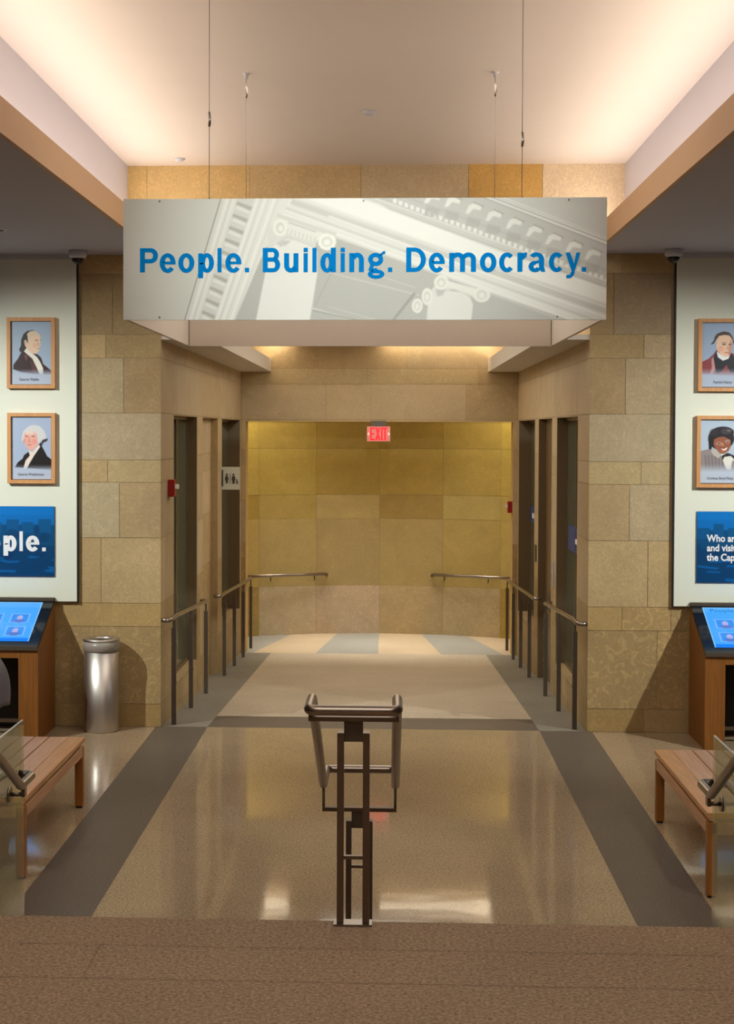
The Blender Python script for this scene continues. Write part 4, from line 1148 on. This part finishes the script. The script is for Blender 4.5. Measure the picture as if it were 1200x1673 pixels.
# ------------------------------------------------------------------ glass balustrades with their side handrails
for s, nm in ((-1, 'left'), (1, 'right')):
    xg = -1.540 if s < 0 else 1.565
    yg, zg = (6.94, 1.13) if s < 0 else (6.86, 1.11)
    t = thing('glass_balustrade', 'clear glass balustrade with edge cap beside the %s end of the steps' % nm, 'balustrade', (xg, 6.3, 0), 'glass balustrades')
    prof = [(yg, 0.0), (yg, zg), (6.2, zg), (5.2, 1.66), (4.3, 1.76), (4.3, 0.70), (5.47, 0.70), (6.46, 0.0)]
    mb = MB()
    a, b = xg - 0.005, xg + 0.005
    mb.face([(a, y, z) for y, z in prof]); mb.face([(b, y, z) for y, z in reversed(prof)])
    gl = mb.build('glass_sheet', MT['glass'], t)
    mb = MB()
    for i in range(1, 4):
        (ya, za), (yb_, zb2) = prof[i], prof[i + 1]
        mb.face([(a, ya, za), (b, ya, za), (b, yb_, zb2), (a, yb_, zb2)])
    mb.build('polished_edge', MT['glass_edge'], t)
    xr = -1.468 if s < 0 else 1.500
    yx = 6.82
    t = thing('side_handrail', 'round steel handrail running down the %s glass balustrade' % nm, 'handrail', (xr, 6.3, 0.9), 'side handrails of the steps')
    zt2, zl2 = 1.58, 0.906
    pth = [(xr, 4.3, zt2), (xr, 5.35, zt2), (xr, 6.60, zl2), (xr, yx, zl2), (xg - s * 0.012, yx, zl2)]
    mb = MB(); mb.tube(fillet(pth, 0.045, 6), 0.0195, 20); mb.build('rail', MT['steel'], t)
    for yy, zz in ((6.66, zl2), (5.2, zt2)):
        boxpart('bracket_plate', (xr - 0.008, yy - 0.02, zz - 0.06), (xr + 0.008, yy + 0.02, zz - 0.012), MT['steel'], t)
        mb = MB(); mb.tube([(xr, yy, zz - 0.052), (xg - s * 0.007, yy, zz - 0.052)], 0.010, 14); mb.build('bracket_arm', MT['steel'], t)
        mb = MB(); mb.tube([(xg - s * 0.005, yy, zz - 0.052), (xg - s * 0.014, yy, zz - 0.052)], 0.034, 24); mb.build('glass_clamp', MT['steel'], t)

# ------------------------------------------------------------------ guard rails along the ramp
def guard(s, ys, ye0, ye1, label, side):
    x = s * 1.662
    t = thing('guard_rail', label, 'railing', (x, (ys[0] + ys[-1]) / 2, ramp_z(ys[0])), 'steel rails along the ramp walls')
    zr = lambda y: ramp_z(y) + 0.905
    pth = [(x + s * 0.075, ye0, zr(ye0) - 0.015), (x, ye0, zr(ye0) - 0.015), (x, ys[0] + 0.12, zr(ys[0] + 0.12)), (x, ye1, zr(ye1)), (x + s * 0.07, ye1, zr(ye1))]
    mb = MB(); mb.tube(fillet(pth, 0.05, 6), 0.019, 16); mb.build('top_rail', MT['steel'], t)
    for y in ys:
        z0 = ramp_z(y); h_ = zr(y) - 0.02
        p = boxpart('post', (x - 0.019, y - 0.012, z0), (x + 0.019, y + 0.012, h_ - 0.075), MT['steel_dark'], t)
        boxpart('post_pin', (x - 0.008, y - 0.008, h_ - 0.075), (x + 0.008, y + 0.008, h_ + 0.005), MT['steel_dark'], p)
        for zz in (0.35, 0.62):
            boxpart('bolt', (x - s * 0.019, y - 0.006, z0 + zz), (x - s * 0.026, y + 0.006, z0 + zz + 0.012), MT['steel'], p)
guard(-1, [12.78, 13.90, 15.05], 12.58, 15.15, 'near steel guard rail with three posts beside the left ramp wall', 'left')
guard(-1, [16.75, 17.85, 18.95, 20.0], 16.35, 20.1, 'far steel guard rail with four posts below the restroom sign', 'left')
guard(1, [12.76, 13.95, 15.12], 12.56, 15.22, 'near steel guard rail with three posts beside the right ramp wall', 'right')
guard(1, [16.85, 17.95, 19.0, 20.0], 16.35, 20.1, 'far steel guard rail with four posts beside the right ramp wall', 'right')

# wall handrails in the lobby
for s, nm in ((-1, 'left'), (1, 'right')):
    p0 = Vector((s * 0.745, 21.47, 0.455)); p1 = Vector((s * 1.95, 20.96, 0.455))
    t = thing('wall_handrail', 'short steel wall handrail on the %s half of the golden lobby wall' % nm, 'handrail', (s * 1.3, 21.25, 0.45), 'handrails on the golden wall')
    mb = MB(); mb.tube([(s * 0.735, 21.52, 0.44), p0, (p0 + p1) / 2, p1], 0.022, 16); mb.build('rail', MT['steel'], t)
    for f in (0.13, 0.62):
        pp = p0.lerp(p1, f)
        mb = MB(); mb.tube([(pp.x, pp.y, pp.z - 0.01), (pp.x, pp.y + 0.01, pp.z - 0.06), (pp.x, pp.y + 0.10, pp.z - 0.085)], 0.009, 10); mb.build('bracket', MT['steel_dark'], t)

# ------------------------------------------------------------------ small wall and ceiling devices
t = thing('exit_sign', 'red lit EXIT sign hanging under the stone header', 'sign', (0, 19.42, 2.31))
eb = boxpart('face', (-0.150, 19.405, 2.318), (0.142, 19.425, 2.505), MT['exit_face'], t)
boxpart('mount', (-0.10, 19.40, 2.505), (0.09, 19.575, 2.575), MT['steel_dark'], t)
e_ = 0.0035
EX = [('E', -28, -12), ('X', -11, 6), ('I', 8, 13), ('T', 13, 29)]
letters('lettering', EX, lambda x, y, i: (-0.004 + x * 0.00385, 19.402 - 0.0004 * i, 2.333 + y * 0.0040), MT['exit_red'], t, w=6.0)
for s in (-1, 1):
    mb = MB(); cx_ = -0.004 + s * 0.128
    mb.face([(cx_ + s * 0.012, 19.402, 2.412), (cx_ - s * 0.008, 19.402, 2.432), (cx_ - s * 0.008, 19.402, 2.392)]); mb.build('arrow', MT['exit_arrow'], t)

t = thing('restroom_sign', 'white restroom sign plate projecting from the left ramp wall', 'sign', (-1.66, 17.3, 1.785))
boxpart('plate', (-1.772, 17.295, 1.785), (-1.548, 17.305, 2.040), MT['sign_plate'], t)
boxpart('wall_mount', (-1.780, 17.27, 1.825), (-1.735, 17.295, 2.005), MT['sign_mark'], t)
mb = MB()
ysn = 17.292
def SG(pts): mb.face([(-1.772 + x / 1000, ysn, 1.785 + z / 1000) for x, z in pts])
def disc(x, z, r): SG([(x + r * math.cos(a * math.pi / 8), z + r * math.sin(a * math.pi / 8)) for a in range(16)])
disc(78, 168, 12); SG([(64, 152), (92, 152), (100, 108), (92, 108), (88, 70), (68, 70), (64, 108), (56, 108)])
SG([(112, 64), (118, 64), (118, 180), (112, 180)])
disc(154, 168, 12); SG([(138, 152), (170, 152), (176, 104), (168, 104), (166, 66), (142, 66), (140, 104), (132, 104)])
disc(190, 116, 6); SG([(184, 108), (196, 108), (204, 84), (214, 70), (206, 68), (194, 84), (188, 84)])
SG([(184, 92), (188, 92), (190, 72), (204, 66), (204, 62), (186, 66), (180, 80)])
mb.build('pictograms', MT['sign_mark'], t)

def alarm(x, y, z, ax, label):
    t = thing('fire_alarm', label, 'alarm', (x, y, z))
    if ax == 'x':
        s = 1 if x < 0 else -1
        boxpart('housing', (x, y - 0.06, z - 0.085), (x + s * 0.055, y + 0.06, z + 0.06), MT['red'], t, 0.004)
        boxpart('strobe_lens', (x + s * 0.055, y - 0.035, z - 0.02), (x + s * 0.085, y + 0.035, z + 0.02), MT['clear'], t, 0.004)
alarm(-W1, 13.1, 1.97, 'x', 'red fire alarm with white strobe on the left portal reveal')
t = alarm(WD, 19.68, 1.50, 'x', 'small red fire alarm on the right jamb of the lobby opening')

def plate(name, label, cat, a, b, m, mark=None):
    t = thing(name, label, cat, ((a[0] + b[0]) / 2, (a[1] + b[1]) / 2, min(a[2], b[2])))
    boxpart('board', a, b, m, t)
    if mark: 
        boxpart('emblem', mark[0], mark[1], MT['white_letter'], t)
plate('wall_notice', 'blue notice with white mark on the near right passage window', 'notice', (W1 + 0.088, 13.95, 1.33), (W1 + 0.102, 14.80, 1.56), MT['notice_blue'], ((W1 + 0.084, 14.05, 1.42), (W1 + 0.088, 14.22, 1.465)))
plate('wall_notice', 'blue notice on the far right passage window', 'notice', (W1 + 0.138, 18.70, 1.33), (W1 + 0.152, 19.36, 1.52), MT['notice_blue'], ((W1 + 0.134, 18.80, 1.39), (W1 + 0.138, 19.0, 1.45)))
plate('call_plate', 'narrow blue grey plate on the right pier beside the niche', 'plate', (W1, 15.20, 0.92), (W1 - 0.008, 15.32, 1.17), plain('plate_grey', (150, 152, 168), 0.4))
plate('call_plate', 'narrow dark plate on the right pier beyond the niche', 'plate', (W1, 17.0, 1.02), (W1 - 0.012, 17.14, 1.20), MT['steel_dark'])

for i, (x_, y_) in enumerate([(-2.375, 12.33), (2.360, 12.33)]):
    t = thing('security_camera', 'black dome security camera on white base at the top of the %s white panel' % ['left', 'right'][i], 'camera', (x_, y_, ZLOW - 0.1), 'dome security cameras')
    mb = MB(); mb.lathe([(0.0, -0.062), (0.052, -0.062), (0.058, -0.055), (0.068, -0.05), (0.072, -0.04), (0.072, 0.0), (0, 0)], (x_, y_, ZLOW), 40); mb.build('base', MT['trim'], t)
    mb = MB(); mb.lathe([(0.05 * math.cos(a), -0.06 - 0.05 * math.sin(a)) for a in [k * math.pi / 20 for k in range(11)]], (x_, y_, ZLOW), 32); mb.build('dome', MT['bezel'], t)
for (x_, y_, z_, lb) in ((-0.017, 10.53, ZC, 'small round ceiling sensor in the middle of the coved ceiling'), (-1.551, 12.30, ZC, 'small round ceiling sensor near the left end of the coved ceiling')):
    mb = MB(); mb.lathe([(0.0, -0.022), (0.030, -0.022), (0.036, -0.012), (0.046, -0.006), (0.046, 0), (0, 0)], (x_, y_, z_), 32)
    tag(mb.build('ceiling_sensor', MT['trim']), lb, 'sensor', 'round ceiling sensors')
mb = MB(); mb.lathe([(0.055, -0.006), (0.075, -0.006), (0.08, 0.0)], (-2.70, 11.03, ZLOW), 32)
t = thing('downlight', 'round recessed downlight in the low left ceiling', 'light', (-2.70, 11.03, ZLOW - 0.006))
mb.build('trim_ring', MT['trim'], t)
mb = MB(); mb.lathe([(0.0, -0.002), (0.055, -0.002), (0.056, -0.006)], (-2.70, 11.03, ZLOW), 32); mb.build('lens', MT['black'], t)
# ceiling lamps of the passage, next to the stone header
for x0_, x1_, lb in ((0.03, 1.46, 'long slim ceiling lamp at the right of the passage ceiling'), (-1.50, -1.12, 'short slim ceiling lamp at the left of the passage ceiling')):
    t = thing('ceiling_lamp', lb, 'light', ((x0_ + x1_) / 2, 19.46, 3.57), 'lamps of the passage ceiling')
    boxpart('housing', (x0_ - 0.02, 19.38, 3.575), (x1_ + 0.02, 19.54, 3.60), MT['trim'], t)
    boxpart('diffuser', (x0_, 19.40, 3.568), (x1_, 19.52, 3.5755), MT['light_tube'], t)
